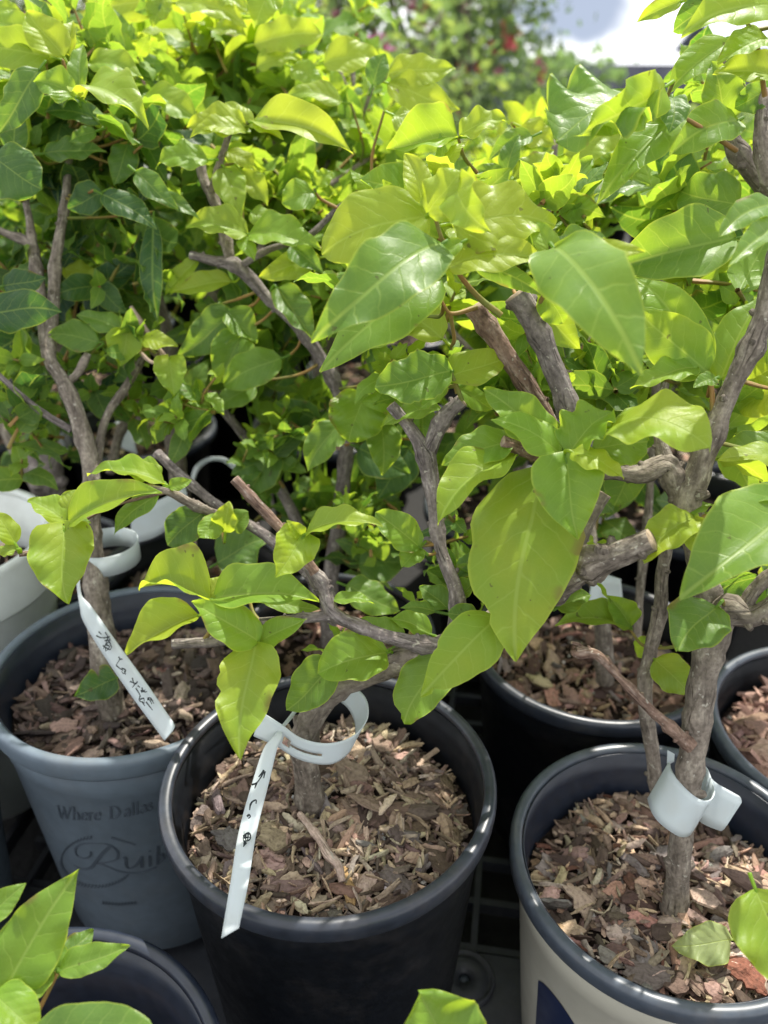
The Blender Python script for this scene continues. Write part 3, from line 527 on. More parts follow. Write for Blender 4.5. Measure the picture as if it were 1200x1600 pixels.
for k in range(24):
    y = 1532+k*4; x0, x1 = 841-(y-1532)*.06, 842+(y-1532)**.78*2.05
    rows.append([coneray(x0+(x1-x0)*j/8, y, *cxp, off=.0005) for j in range(9)])
rows = [r for r in rows if all(q is not None for q in r)]; mb.add([q for r in rows for q in r], [(i*9+j, i*9+j+1, i*9+j+10, i*9+j+9) for i in range(len(rows)-1) for j in range(8)])
mb.obj('printed_shape', M['navyink'], cr_root)
# ------------------------------------------------------------------ tags
def strip(A, B, name, parent=None, nw=4, mask=None, th=.0006, per=6, m='tag', bulge=0):
    a = cr_spline(np.array([P(*q) for q in A]), per); b = cr_spline(np.array([P(*q) for q in B]), per)
    k = min(len(a), len(b)); a, b = a[:k], b[:k]; mb = MB(); w = nw+1
    mid = unit(np.cross(a[k//2]-b[k//2], a[min(k//2+1, k-1)]-a[k//2]))
    v = [a[i]*(1-j/nw)+b[i]*(j/nw) for i in range(k) for j in range(w)]
    f = [(i*w+j, i*w+j+1, (i+1)*w+j+1, (i+1)*w+j) for i in range(k-1) for j in range(nw) if not (mask and mask((i+.5)/(k-1), (j+.5)/nw))]
    mb.add(v, f); o = mb.obj(name, M[m], parent); md = o.modifiers.new('thick', 'SOLIDIFY'); md.thickness = th; md.offset = 0
    return o
def marks(lines, name, parent, w=.0007, lift=.0012):
    mb = MB()
    for pts in lines:
        q = cr_spline(np.array([P(a, b, d-lift) for a, b, d in pts]), 4); T = np.gradient(q, axis=0); T /= np.linalg.norm(T, axis=1)[:, None]+1e-9
        B = np.cross(T, -CF); n = len(q); ww = w*np.linspace(1.25, .6, n)[:, None]
        mb.add(np.concatenate([q+B*ww/2, q-B*ww/2]), [(i, i+1, n+i+1, n+i) for i in range(n-1)])
    return mb.obj(name, M['ink'], parent)
def tagroot(p, label): return empty('plant_tag', p, label, 'plant tag', 'plastic loop tags on the plants')
tm = tagroot(P(430, 1145, .46), 'narrow white loop tag with three handwritten signs hanging over the middle pot rim')
A = [(408,1112,.458),(440,1132,.461),(468,1152,.464),(500,1161,.466),(530,1159,.468),(556,1147,.472),(573,1125,.478),(575,1103,.486),(568,1086,.494),(553,1074,.501),(535,1070,.505),(512,1082,.507),(488,1100,.506)]
B = [(396,1150,.462),(430,1165,.465),(462,1184,.468),(492,1193,.470),(520,1193,.473),(543,1178,.477),(554,1156,.483),(555,1132,.491),(548,1113,.499),(538,1101,.505),(525,1095,.509),(508,1104,.511),(488,1122,.510)]
strip(A, B, 'loop', tm, nw=8, per=8, mask=lambda u, v: (.10 < u < .135 and .35 < v < .75) or (.135 <= u < .27 and .5 < v < .63))
strip([(470,1095,.500),(452,1118,.486),(438,1136,.466),(428,1150,.459),(412,1170,.456),(395,1220,.450),(373,1300,.438),(360,1380,.420),(346,1466,.400)],
      [(474,1098,.500),(457,1122,.486),(442,1140,.466),(441,1152,.459),(433,1170,.456),(421,1220,.450),(401,1300,.438),(388,1380,.420),(373,1450,.400)], 'writing_strip', tm)
marks([[(412,1203,.452),(409,1212,.452),(403,1221,.451)], [(411,1206,.452),(404,1214,.452)], [(414,1205,.452),(412,1216,.451)], [(393,1226,.45),(400,1224,.45),(405,1219,.45)], [(401,1223,.45),(398,1232,.45)],
       [(391,1258,.447),(394,1253,.447),(400,1250,.447),(400,1256,.447)], [(391,1258,.447),(390,1266,.446)], [(386,1276,.445),(389,1273,.445),(391,1276,.445),(388,1279,.445)],
       [(380,1307,.442),(386,1302,.442),(391,1304,.442),(390,1312,.441),(381,1314,.441),(380,1307,.442)], [(384,1303,.442),(384,1314,.441)], [(381,1309,.442),(390,1308,.442)], [(382,1315,.441),(381,1322,.441)], [(388,1300,.442),(387,1313,.441)], [(385,1316,.44),(380,1323,.44)]], 'handwriting', tm, .0009, .0085)
tb = tagroot(P(135, 930, .57), 'white loop tag with column of handwritten signs leaning across the blue grey pot')
strip([(119,905,.562),(121,925,.562),(125,950,.560),(131,972,.558),(163,1025,.548),(204,1085,.535),(240,1134,.524),(254,1153,.520),(257,1157,.519)],
      [(124,905,.562),(127,928,.562),(133,937,.561),(143,948,.558),(177,996,.548),(222,1058,.535),(258,1110,.524),(272,1132,.520),(270,1142,.519)], 'writing_strip', tb)
def T2(x, y): return (140+x/10.66, 970+y/10.66, .5615-(y/10.66+25)*.000238)
kj = [[(150,180),(200,230)], [(110,245),(180,280),(240,280)], [(260,190),(290,240),(350,330)], [(230,290),(340,260)], [(250,330),(330,330),(250,420),(230,470)], [(300,280),(290,330),(260,400)], [(220,410),(330,480),(360,450)], [(330,350),(370,450)], [(260,440),(270,510)], [(270,400),(330,430),(280,500)],
      [(480,600),(500,640),(440,740)], [(500,640),(550,640)], [(440,740),(500,790),(560,830)], [(530,790),(600,820),(570,880),(530,840)], [(580,830),(600,900)],
      [(670,1010),(790,1050)], [(710,950),(740,1060)], [(800,1010),(710,1110)], [(800,1080),(840,1110)],
      [(850,1160),(940,1190)], [(870,1110),(900,1180),(960,1180)], [(860,1190),(930,1150)], [(770,1120),(830,1220),(850,1270)], [(840,1250),(830,1330),(920,1370)], [(840,1310),(900,1290),(910,1350)], [(870,1340),(920,1420)],
      [(960,1290),(1020,1290),(1070,1380)], [(960,1310),(1000,1320),(1040,1390)], [(1050,1330),(1010,1310)], [(940,1350),(1050,1490)]]
marks([[T2(x, y) for x, y in k] for k in kj], 'handwriting', tb, .00085, .0022)
def ringband(root, c, R, H, tilt=(0, 0), a0=0, a1=360, n=48, name='loop'):
    mb = MB(); ax = unit(np.array([tilt[0], tilt[1], 1.])); e1 = unit(np.cross(ax, [0, 1, 0])); e2 = np.cross(ax, e1); vs = []
    for i in range(n+1):
        a = math.radians(a0+(a1-a0)*i/n); q = np.array(c)+(e1*math.cos(a)+e2*math.sin(a))*R*(1+.03*math.sin(2*a))
        vs += [q-ax*H/2, q, q+ax*H/2]
    mb.add(vs, [(i*3+j, i*3+j+1, i*3+j+4, i*3+j+3) for i in range(n) for j in range(2)]); o = mb.obj(name, M['tag'], root); md = o.modifiers.new('t', 'SOLIDIFY'); md.thickness = .0006
ringband(tb, P(168, 862, .60), .0215, .0155)
trt = tagroot(P(1080, 1240, .465), 'blank milky loop tag wrapped round the cream pot stem with square flap')
strip([(1046,1190,.486),(1049,1203,.474),(1062,1222,.467),(1080,1240,.462),(1096,1250,.461),(1109,1250,.463),(1116,1241,.470),(1115,1228,.477),(1106,1203,.485),(1100,1196,.492)],
      [(1012,1248,.490),(1017,1266,.478),(1028,1283,.471),(1046,1298,.466),(1062,1307,.465),(1076,1306,.467),(1084,1295,.474),(1088,1282,.481),(1092,1262,.489),(1090,1250,.496)], 'loop', trt, nw=6, per=8)
strip([(1108,1212,.481),(1120,1224,.480),(1150,1241,.478),(1157,1246,.478),(1159,1254,.478)], [(1086,1268,.487),(1094,1284,.486),(1122,1297,.484),(1130,1296,.484),(1136,1289,.483)], 'flap', trt)
strip([(1043,1172,.50),(1054,1178,.50)], [(1042,1196,.50),(1053,1190,.50)], 'loop_end', trt)
t4 = tagroot(P(245, 800, .66), 'wide pale tag strap lying behind the cut grey stem on the left')
strip([(205,800,.68),(240,785,.67),(290,762,.66)], [(205,850,.69),(245,838,.68),(298,800,.67)], 'strap', t4)
t5 = tagroot(P(200, 680, .9), 'small bright white tag leaning among the dark pots at left'); strip([(180,660,.9),(200,656,.9)], [(190,700,.9),(215,710,.9)], 'strip', t5)
t6 = tagroot(P(330, 735, .78), 'thin arched white tag loop low behind the left plants'); strip([(297,750,.8),(305,728,.79),(325,715,.78),(350,715,.78),(370,728,.78)], [(303,752,.8),(311,734,.79),(328,721,.78),(348,722,.78),(366,735,.78)], 'loop', t6)
t7 = tagroot(P(945, 930, .62), 'greenish white tag behind the cut stub above the rear black pot'); strip([(925,905,.63),(945,898,.63),(970,905,.63)], [(918,945,.64),(945,958,.64),(975,955,.64)], 'strip', t7)
# ------------------------------------------------------------------ plant in the middle black pot
m = Plant('M', (PMID[0], PMID[1], MIDZ), 'bougainvillea in the middle black pot with sideways bent trunk and one huge drooping leaf')
m.branch([(487,1285,.524,48),(480,1210,.505,48),(476,1150,.49,50),(515,1080,.475,50),(598,1042,.465,48),(690,1012,.46,46),(780,968,.452,50),(850,925,.444,54),(895,900,.436,56)], 'trunk', 'bark', False, 3, .08, 14)
m.branch([(870,912,.438,54),(915,885,.43,56),(965,865,.42,50),(1018,843,.41,44)], 'stub', 'bark', True, 8, .11, 14)
m.branch([(872,925,.45,40),(905,835,.445,36),(942,770,.44,30)], 'branch', 'bark', True, 2, .09)
m.branch([(870,915,.455,42),(886,800,.458,42),(896,690,.452,40),(888,640,.448,40),(852,545,.44,40),(826,490,.435,42),(806,460,.432,48)], 'branch', 'bark_grey', True, 5, .08, 12)
m.branch([(893,740,.465,28),(850,645,.468,28),(800,568,.463,34),(765,515,.46,34),(742,480,.455,42)], 'branch', 'bark_red', True, 4, .10, 12)
m.branch([(895,740,.452,20),(850,716,.438,24),(785,690,.430,24)], 'stub', 'bark_red', True, 2, .10)
m.branch([(705,1010,.458,30),(650,1006,.45,28),(578,985,.445,24),(522,958,.44,28),(503,915,.44,28),(478,880,.436,24)], 'branch', 'bark_grey', False, 6, .11, 12)
m.branch([(490,895,.437,24),(455,845,.432,20),(400,785,.428,19),(366,748,.425,19)], 'branch', 'bark_red', True, 2, .08, 12)
m.branch([(520,962,.44,20),(465,966,.437,17),(405,972,.432,15)], 'branch', 'bark_grey', True, 3, .10)
m.branch([(420,975,.436,16),(345,1000,.442,20),(300,1004,.444,18),(270,1007,.445,19)], 'stub', 'bark_grey', True, 3, .10)
m.branch([(705,1005,.462,30),(715,935,.468,28),(688,855,.474,26),(678,780,.475,28),(664,712,.474,34),(640,668,.474,24),(610,633,.472,22)], 'branch', 'bark_grey', True, 4, .09, 12)
m.branch([(668,712,.474,28),(692,655,.469,30),(722,626,.464,28)], 'branch', 'bark_grey', True, 1, .08)
m.branch([(783,493,.433,13),(745,462,.43,11),(712,420,.415,9),(690,372,.405,8),(678,332,.40,7)], 'shoot', 'bark_green', False, 0, .03)
m.branch([(840,480,.43,9),(852,455,.42,8),(862,420,.405,6),(866,390,.40,5)], 'shoot', 'bark_green', False, 0, .03)
m.branch([(745,480,.45,10),(710,490,.445,8),(695,480,.44,6),(672,425,.43,5)], 'shoot', 'bark_green', False, 0, .03)
m.branch([(722,626,.462,9),(712,600,.458,8),(705,582,.455,6)], 'shoot', 'bark_green', False, 0, .03)
m.branch([(855,715,.430,12),(882,712,.420,7)], 'shoot', 'bark_green', False, 0, .03)
L = m.leaf
# top hub
L(668,335, 720,268, 68, .05, 35, 40, 8, -2, -12, 'r', curl=.2); L(660,318, 632,240, 40, .0, 20, 40, 18, 2, 4)
L(712,285, 768,363, 62, .12, -18, 60, 6, -8, -22, 'o', wave=.07); L(705,350, 868,352, 100, .04, 30, 35, 5, 4, 2, 'o', wave=.06)
L(700,415, 850,408, 58, 0, 38, 60, 10, -4, -8, wave=.07); L(738,405, 848,462, 34, .45, 10, 40, 8, 4, 6)
L(672,336, 503,398, 104, .06, 24, 40, 3, 8, 6, 'r', wave=.03); L(692,380, 487,532, 104, .50, 24, 70, 5, -10, -30, 'o', wave=.05, twist=24)
L(690,432, 500,582, 80, .38, 28, 50, 5, 4, -8, 'o'); L(722,378, 655,412, 26, .25, 10, 40, 12, -6, -6)
L(866,388, 1006,590, 126, .40, 10, 60, 4, -12, -72, 'o', wave=.08, twist=-14); L(868,418, 936,362, 62, .50, 50, 30, 8, -4, 4, 'r'); L(905,418, 1009,394, 32, 0, 40, 60, 10, -20, -20)
L(850,455, 880,505, 48, .3, 10, 40, 6, 6, 6, 'r'); L(820,455, 905,545, 60, .15, 15, 30, 10, 14, 12); L(862,400, 835,345, 36, .2, 20, 40, 10, 0, 5)
# shoot (885,715)
L(885,720, 904,843, 104, .30, 8, 35, 16, 0, -14, 'h', wave=.04, d=.414); L(888,712, 958,643, 66, .28, 40, 55, 14, 0, 2, 'r', wave=.06, d=.420); L(893,706, 975,748, 34, 0, 45, 60, 10, 0, -14, d=.412)
L(925,702, 1012,690, 70, .38, 15, 30, 8, 0, 4, 'r', d=.428); L(878,712, 768,655, 52, .28, 35, 50, 10, 0, -4, wave=.06, d=.422); L(860,698, 755,608, 64, .32, 25, 45, 12, 0, 4, 'o', wave=.06, d=.430)
L(800,690, 690,728, 56, .32, 30, 35, 12, 2, -2, 'o'); L(805,712, 684,822, 62, .16, 35, 60, 14, 0, -18, 'l', wave=.07); L(880,705, 842,640, 30, .3, 30, 40, 10, 0, 6, d=.428)
L(848,728, 806,1034, 180, .13, 6, 26, 7, d=.437, do=0, dt=-24, wave=.03, notch=((1,.77,.30,.035),(-1,.28,.10,.05),(1,.42,.06,.05)))
L(955,668, 1108,701, 82, .10, 48, 85, 8, -20, -36, 'r', d=.435, wave=.05); L(870,950, 924,930, 38, .45, 20, 30, 8, d=.45)
L(780,962, 657,1088, 84, .2, 12, 30, 8, -18, -22, 'o', notch=((-1,.88,.5,.04),(1,.62,.1,.04)), twist=8); L(703,1018, 631,1131, 74, .36, 10, 30, 10, -4, -6, 'r', notch=((1,.93,.6,.05),))
L(747,968, 700,958, 34, .5, 20, 30, 10, 4, 0, 'r'); L(700,952, 655,917, 36, .5, 30, 40, 12, 12, 10); L(682,956, 626,950, 20, .45, 40, 50, 12, 8, 4); L(675,992, 608,968, 32, .3, 30, 40, 20, 8, 4); L(715,940, 745,905, 30, .5, 30, 40, 20, 8, 4)
# (705,582)
L(706,580, 586,604, 76, .48, 18, 25, 8, 0, -4, 'r', tooth=.09, wave=.06); L(697,592, 795,556, 54, .08, 25, 40, 10, 4, 4); L(692,530, 612,474, 56, .02, 25, 40, 8, 30, 26); L(650,500, 552,542, 40, .28, 25, 40, 8, 34, 30); L(700,600, 655,640, 24, .3, 30, 30, 10, 4, 6)
L(712,605, 770,640, 30, .3, 30, 30, 10, 14, 16)
# left low branch
L(404,1003, 299,940, 64, .30, 20, 32, 14, -8, -12, 'o'); L(400,1004, 375,1186, 90, .12, 5, 28, 14, -8, -30, 'o', wave=.05, notch=((1,.50,.22,.04),(1,.34,.10,.03))); L(405,1003, 479,967, 40, .28, 20, 45, 12, -4, -8)
L(310,962, 197,1022, 56, .04, 35, 50, 24, -4, -12, 'l', d=.432, wave=.06); L(328,940, 216,920, 60, .12, 42, 55, 30, 0, 4, 'o', d=.436, wave=.07); L(330,937, 499,941, 66, .30, 35, 45, 22, 2, -4, 'o', d=.434); L(410,938, 500,952, 26, .3, 30, 30, 10, 8, 8, d=.44)
L(325,942, 345,900, 34, .02, 30, 50, 10, 2, 2, d=.436); L(405,990, 380,955, 22, .1, 30, 50, 10, 2, 2)
m.branch([(404,985,.436,9),(380,965,.436,7),(330,940,.436,6)], 'shoot', 'bark_green', False, 0, .03)
L(473,840, 430,903, 66, .14, 5, 30, 12, -8, -14, 'h'); L(472,842, 448,813, 22, .05, 20, 60, 12, -6, -8); L(477,835, 598,822, 34, .10, 48, 70, 14, -8, -10, 'o', wave=.05)
L(520,938, 585,944, 19, .3, 48, 40, 12); L(605,1020, 497,1052, 76, .26, 20, 45, 12, -6, -14, 'r', wave=.06); L(515,1045, 447,1110, 66, .48, 10, 20, 10, 2, 4, 'h', d=.45); L(632,1000, 555,970, 34, .4, 30, 30, 10, 10, 10)
L(655,855, 587,800, 50, .42, 20, 35, 14, -6, -8, 'r', d=.47); L(655,856, 628,886, 36, .36, 10, 35, 12, -4, -10, 'r', d=.47); L(690,640, 595,668, 24, .2, 50, 60, 12, 6, 4)
m.branch([(686,850,.474,8),(668,852,.472,6),(655,855,.47,5)], 'shoot', 'bark_green', False, 0, .03)
m.cloud([(700,320,.50,110,70,.03,16,.0,.35,.050),(860,500,.52,100,90,.03,14,.1,.5,.045),(640,470,.54,90,70,.03,12,.0,.4,.045),(840,640,.50,70,50,.02,8,.2,.5,.04),(690,960,.50,60,40,.02,6,.3,.6,.03)])
m.cloud([(560,430,.52,70,60,.02,26,.1,.45,.034),(600,350,.54,60,50,.02,20,.05,.4,.034),(900,330,.50,70,60,.02,26,.1,.45,.036),(950,600,.50,50,50,.02,18,.15,.5,.034),(760,600,.52,60,60,.02,22,.15,.5,.032),(720,860,.53,50,60,.02,18,.3,.6,.030),(640,600,.54,60,60,.02,22,.15,.5,.034),(900,860,.50,50,30,.02,8,.2,.5,.03),(560,1000,.50,40,20,.015,6,.3,.6,.028)])
m.done()
# ------------------------------------------------------------------ plant in the cream pot
r = Plant('R', (PCR[0], PCR[1], CRZ), 'bougainvillea in the cream pot with straight grey stem and rough forked arms')
r.branch([(1052,1445,.51,54),(1057,1390,.498,44),(1062,1330,.487,42),(1073,1250,.474,44),(1086,1150,.462,50),(1097,1070,.456,52),(1112,1005,.452,54),(1132,955,.445,58),(1180,962,.438,40),(1235,925,.432,36)], 'trunk', 'bark', False, 7, .06, 16)
r.branch([(1120,985,.455,44),(1098,900,.452,44),(1080,830,.446,44),(1076,780,.442,50),(1108,695,.436,40),(1140,612,.43,38),(1166,560,.425,38),(1192,490,.42,34),(1205,415,.415,22),(1222,340,.41,16)], 'branch', 'bark', False, 9, .11, 14)
r.branch([(1160,955,.444,34),(1185,915,.438,26),(1230,880,.43,22)], 'branch', 'bark', False, 1, .08)
r.branch([(1078,800,.446,46),(1055,760,.445,38),(1040,728,.444,42),(1000,742,.444,34),(955,738,.446,26),(925,730,.448,20)], 'branch', 'bark', False, 9, .13, 12)
r.branch([(1042,730,.444,34),(1033,690,.448,24),(1032,650,.452,18),(1040,600,.46,14)], 'branch', 'bark', False, 2, .09)
r.branch([(1028,1262,.535,26),(1020,1180,.527,26),(1007,1085,.512,26),(1016,1020,.507,26),(1032,950,.50,26),(1034,900,.495,24),(1045,840,.49,18)], 'stem', 'bark', False, 4, .06, 12)
r.branch([(1078,1165,.458,28),(1040,1130,.45,19),(1002,1095,.444,18),(960,1050,.438,15),(930,1022,.434,18),(900,1020,.43,16),(897,1016,.43,10)], 'branch', 'bark_red', True, 7, .14, 12)
r.branch([(965,1050,.438,9),(955,1038,.438,8),(947,1026,.437,9)], 'spur', 'bark_red', True, 0, .1); r.branch([(915,1020,.432,9),(905,1008,.431,7),(893,1004,.43,6)], 'spur', 'bark_red', True, 0, .1)
r.branch([(1000,1095,.444,8),(1003,1082,.443,7)], 'spur', 'bark_red', True, 0, .1)
r.branch([(1260,380,.50,44),(1200,300,.495,40),(1150,232,.49,36),(1138,190,.49,26),(1128,115,.49,22),(1120,60,.49,16)], 'branch', 'bark', False, 4, .08, 12)
r.branch([(1240,330,.47,44),(1198,250,.47,42),(1190,190,.47,24),(1196,140,.47,18)], 'branch', 'bark', False, 4, .10, 12)
r.branch([(1230,820,.43,14),(1180,808,.432,12),(1120,806,.436,10),(1060,812,.44,9)], 'shoot', 'bark_green', False, 0, .03)
r.branch([(1115,690,.435,12),(1112,610,.432,9),(1105,580,.43,7)], 'shoot', 'bark_green', False, 0, .03)
r.branch([(1085,900,.46,8),(1070,1000,.49,7),(1010,1010,.51,6),(985,985,.52,5)], 'shoot', 'bark_green', False, 0, .03)
r.branch([(1150,235,.48,10),(1080,190,.45,8),(1035,170,.43,7),(1005,160,.425,5)], 'shoot', 'bark_green', False, 0, .03)
r.branch([(1195,150,.46,10),(1180,60,.44,8),(1140,0,.43,6)], 'shoot', 'bark_green', False, 0, .03)
L = r.leaf
L(1000,152, 868,222, 104, .48, 54, 40, 4, -6, -12, 'r', wave=.06, notch=((1,.75,.12,.05),), tooth=.03); L(1040,135, 902,212, 70, .22, -20, 45, 12, -14, -18, 'o', wave=.09); L(1040,150, 965,262, 60, .2, 10, 30, 6, 6, 4, 'o')
L(1143,62, 1040,150, 50, .26, 25, 35, 15, -8, 4, 'l'); L(1066,180, 932,320, 60, .30, 28, 40, 14, -6, -10, 'l', twist=14); L(1132,195, 1112,96, 62, .38, 15, 60, 14, -10, -6, 'o', wave=.07)
L(1152,188, 1048,242, 62, .42, 10, 55, 8, -14, -22, 'r'); L(1050,152, 1045,208, 46, .6, 5, 60, 14, -4, -12, 'r'); L(1130,110, 1184,98, 30, .6, 30, 50, 10, -4, 0, 'r'); L(1212,122, 1115,114, 42, .05, 45, 45, 18, -6, -6)
L(1196,142, 1148,168, 42, .58, 10, 40, 10, 0, 2, 'r'); L(1140,-8, 1052,48, 50, .6, 20, 55, 12, 6, 6, 'r', wave=.06); L(1235,16, 1066,55, 72, .16, 35, 45, 14, -14, -20, 'o'); L(1066,2, 995,34, 26, .12, 25, 45, 14, 6, 10); L(1200,60, 1120,100, 40, .2, 40, 40, 14, -4, -4)
L(1150,372, 948,422, 98, .42, 22, 26, 22, 6, 8, 'o', d=.46); L(1212,318, 1125,370, 42, .5, 15, 30, 16, -16, -30, 'r', d=.42); L(1218,352, 1138,418, 42, .46, 15, 30, 16, -18, -34, 'o', d=.42); L(1158,322, 1062,298, 74, .5, 15, 30, 8, 20, 24, 'r', d=.47)
L(1105,580, 985,432, 78, .30, 12, 35, 10, 4, 12, 'o'); L(1106,582, 992,482, 84, .20, 8, 30, 8, 0, 2, 'o'); L(1126,596, 1192,462, 60, .28, 30, 30, 15, 4, 2, 'o'); L(1090,575, 984,608, 38, .22, 42, 50, 14, 0, -6); L(1120,590, 1083,606, 24, .36, 20, 30, 10, -6, -8)
L(1105,585, 1000,560, 40, .3, 35, 30, 10, 20, 30); L(1085,808, 1006,878, 60, .06, 15, 70, 16, -8, -16, 'r', wave=.06); L(1078,820, 1098,868, 38, .08, 10, 50, 10, -6, -8,'r'); L(1245,798, 1062,934, 130, .44, 22, 40, 14, -14, -40, 'o', wave=.05)
L(1120,948, 1060,1016, 88, .55, 5, 25, 10, -14, -20, 'r', d=.44); L(1055,808, 1116,790, 24, .4, 42, 50, 10, 0, -2); L(1232,700, 1112,720, 44, .42, 35, 40, 12, 10, 10, d=.45); L(1232,716, 1122,718, 36, .06, 50, 40, 10, 0, -6, d=.43); L(1232,764, 1144,790, 32, .5, 35, 40, 16, -8, -12, d=.43)
L(1222,608, 1155,642, 60, .06, 20, 40, 10, 20, 20, 'r', d=.46); L(1240,560, 1165,600, 60, .1, 30, 40, 10, 30, 30, d=.46); L(985,983, 868,976, 38, .26, 48, 65, 16, 0, -4, 'l'); L(986,980, 948,930, 42, .3, 20, 40, 20); L(1018,1010, 992,1010, 32, .3, 10, 40, 10, 12, 12, 'r'); L(1022,1030, 1076,1082, 54, .14, 20, 40, 10, -4, -8, 'r')
L(1180,1388, 1238,1560, 116, .16, 10, 30, 10, d=.40, do=-4, dt=-20, tw=False); L(1110,600, 1130,520, 40, .15, 30, 30, 10, 14, 10); L(1100,560, 1040,500, 50, .1, 30, 30, 10, 30, 30)
m_ = r.cloud([(1090,300,.56,110,90,.05,26,.2,.6,.05),(1000,480,.56,110,120,.05,26,.1,.5,.05),(1170,640,.52,60,90,.04,14,.1,.5,.045),(1140,150,.56,70,80,.04,14,.2,.6,.045),(990,620,.53,60,50,.03,9,.2,.5,.04),(1160,460,.5,60,70,.03,10,.1,.4,.045),(1180,870,.50,50,60,.03,8,.3,.6,.04)])
r.done()
# ------------------------------------------------------------------ plant in the blue grey pot
b = Plant('B', (-.204, .46, BLZ), 'bougainvillea in the blue grey pot with thick straight trunk and leafy twig reaching left')
b.branch([(178,1150,.618,70),(166,1060,.60,64),(155,960,.592,60),(146,870,.585,50),(142,800,.58,46),(143,740,.58,44),(125,662,.582,42),(100,600,.585,36),(76,555,.59,32),(66,480,.60,30),(55,410,.61,30),(47,380,.615,26),(10,365,.62,18),(-20,350,.62,16)], 'trunk', 'bark', False, 6, .06, 14)
b.branch([(55,400,.61,26),(48,360,.615,20),(40,310,.62,16)], 'branch', 'bark', True, 1); b.branch([(78,560,.59,28),(84,460,.60,30),(88,400,.605,26),(100,330,.61,22),(106,270,.615,18),(108,200,.62,12)], 'branch', 'bark', False, 4)
b.branch([(112,672,.584,18),(60,640,.58,15),(0,588,.575,14),(-20,570,.575,12)], 'branch', 'bark_grey', False, 2); b.branch([(148,740,.585,24),(165,655,.60,20),(200,600,.61,20),(232,545,.62,18)], 'branch', 'bark', False, 2)
b.branch([(100,600,.585,22),(120,585,.59,20),(138,552,.59,18)], 'branch', 'bark', False, 1)
b.branch([(275,585,.60,12),(225,510,.61,12),(205,480,.615,10)], 'twig', 'bark_pale', True, 2); b.branch([(262,570,.59,10),(235,565,.59,8),(215,545,.59,7)], 'twig', 'bark_pale', True, 1); b.branch([(232,545,.62,14),(262,570,.60,12),(278,590,.60,10)], 'twig', 'bark_pale', False, 1)
b.branch([(520,935,.53,26),(430,848,.53,26),(340,790,.54,24),(285,745,.545,24),(245,708,.55,24)], 'branch', 'bark_grey', True, 2, .06); b.branch([(345,806,.53,20),(300,788,.52,22),(262,768,.51,18),(205,757,.505,10)], 'twig', 'bark', False, 4, .12)
b.branch([(265,768,.51,8),(180,790,.50,6),(110,826,.49,7),(70,858,.482,12),(30,866,.478,14)], 'twig', 'bark_red', True, 2, .1)
L = b.leaf
L(100,828, 106,943, 92, .14, 5, 25, 12, -6, -14, 'h'); L(106,818, 252,768, 50, .20, 38, 45, 22, -4, 0, 'o'); L(105,818, 43,782, 40, .16, 35, 50, 14, 0, 0); L(104,815, 118,765, 38, .05, 35, 60, 14, 2, 4); L(250,770, 178,836, 30, .42, 25, 40, 14); L(258,757, 136,742, 30, .14, 50, 60, 16, 2, -2, 'l'); L(252,752, 185,730, 36, .22, 40, 60, 12, 8, 6)
L(264,762, 300,750, 20, .3, 25, 40, 12); L(108,812, 142,818, 16, .35, 40, 40, 8); L(24,850, -12,798, 34, .1, 20, 50, 10, -4); L(26,858, -6,864, 20, .1, 40, 50, 10, -4); L(318,800, 262,852, 54, .6, 12, 20, 8, 4, 2, 'r'); L(345,808, 311,840, 36, .25, 8, 20, 8, -8, -12, 'r'); L(352,832, 358,783, 36, .06, 20, 70, 12, -8, -4); L(362,825, 388,800, 36, .4, 15, 50, 12, -4, -4, 'r')
L(200,515, 188,572, 52, .14, 5, 25, 14, 0, -4, 'o', d=.59); L(222,530, 278,540, 28, .04, 35, 50, 10, -2, -4, d=.59); L(265,562, 272,620, 48, .14, 5, 25, 14, -2, -8, 'h', d=.59); L(155,535, 74,524, 46, .5, 20, 20, 8, d=.59); L(190,516, 120,492, 32, .5, 35, 40, 10, 2, 4, d=.59)
L(-18,490, 96,488, 62, .85, 15, 20, 8, d=.56); L(5,447, 72,434, 42, .85, 20, 30, 8, d=.57); L(175,1062, 116,1088, 50, .82, 10, 20, 8, -8, -14, 'h', notch=((1,.30,.5,.06),), d=.59)
L(80,90, -45,72, 60, .15, 20, 30, 8, d=.56); L(82,80, -30,30, 42, .15, 35, 40, 10, 4, 4, d=.56); L(100,90, 42,18, 56, .1, 20, 30, 14, -4, -4, d=.56); L(110,88, 114,32, 26, .05, 30, 40, 20, 4, 4, d=.56); L(-12,15, 35,20, 20, .1, 40, 40, 10, d=.6)
L(128,152, 232,199, 54, .12, 50, 95, 16, 0, -24, 'l', d=.55, wave=.06); L(140,98, 224,124, 36, .16, 42, 60, 12, d=.58); L(125,150, 130,70, 28, .45, 20, 40, 20, 0, 6, d=.55); L(118,152, 52,128, 46, .35, 35, 75, 16, -4, -10, 'l', d=.55)
L(62,108, -8,216, 50, .62, 20, 30, 14, d=.54, notch=((1,.55,.25,.08),)); L(-12,245, 66,296, 84, .72, 12, 35, 8, d=.54, shape='r'); L(20,242, 36,165, 38, .7, 15, 30, 10, d=.57); L(222,152, 312,195, 42, .16, 42, 50, 12, d=.6); L(208,218, 142,180, 24, .38, 35, 30, 12, d=.58)
L(165,190, 68,176, 30, .7, 40, 30, 10, d=.58); L(150,205, 108,222, 22, .6, 30, 30, 10, d=.57); L(70,240, 166,236, 32, .7, 40, 30, 10, d=.58); L(200,225, 178,290, 42, .68, 15, 30, 10, d=.59); L(212,268, 278,326, 36, .62, 15, 35, 10, d=.56); L(325,250, 243,262, 38, .22, 42, 75, 14, d=.57)
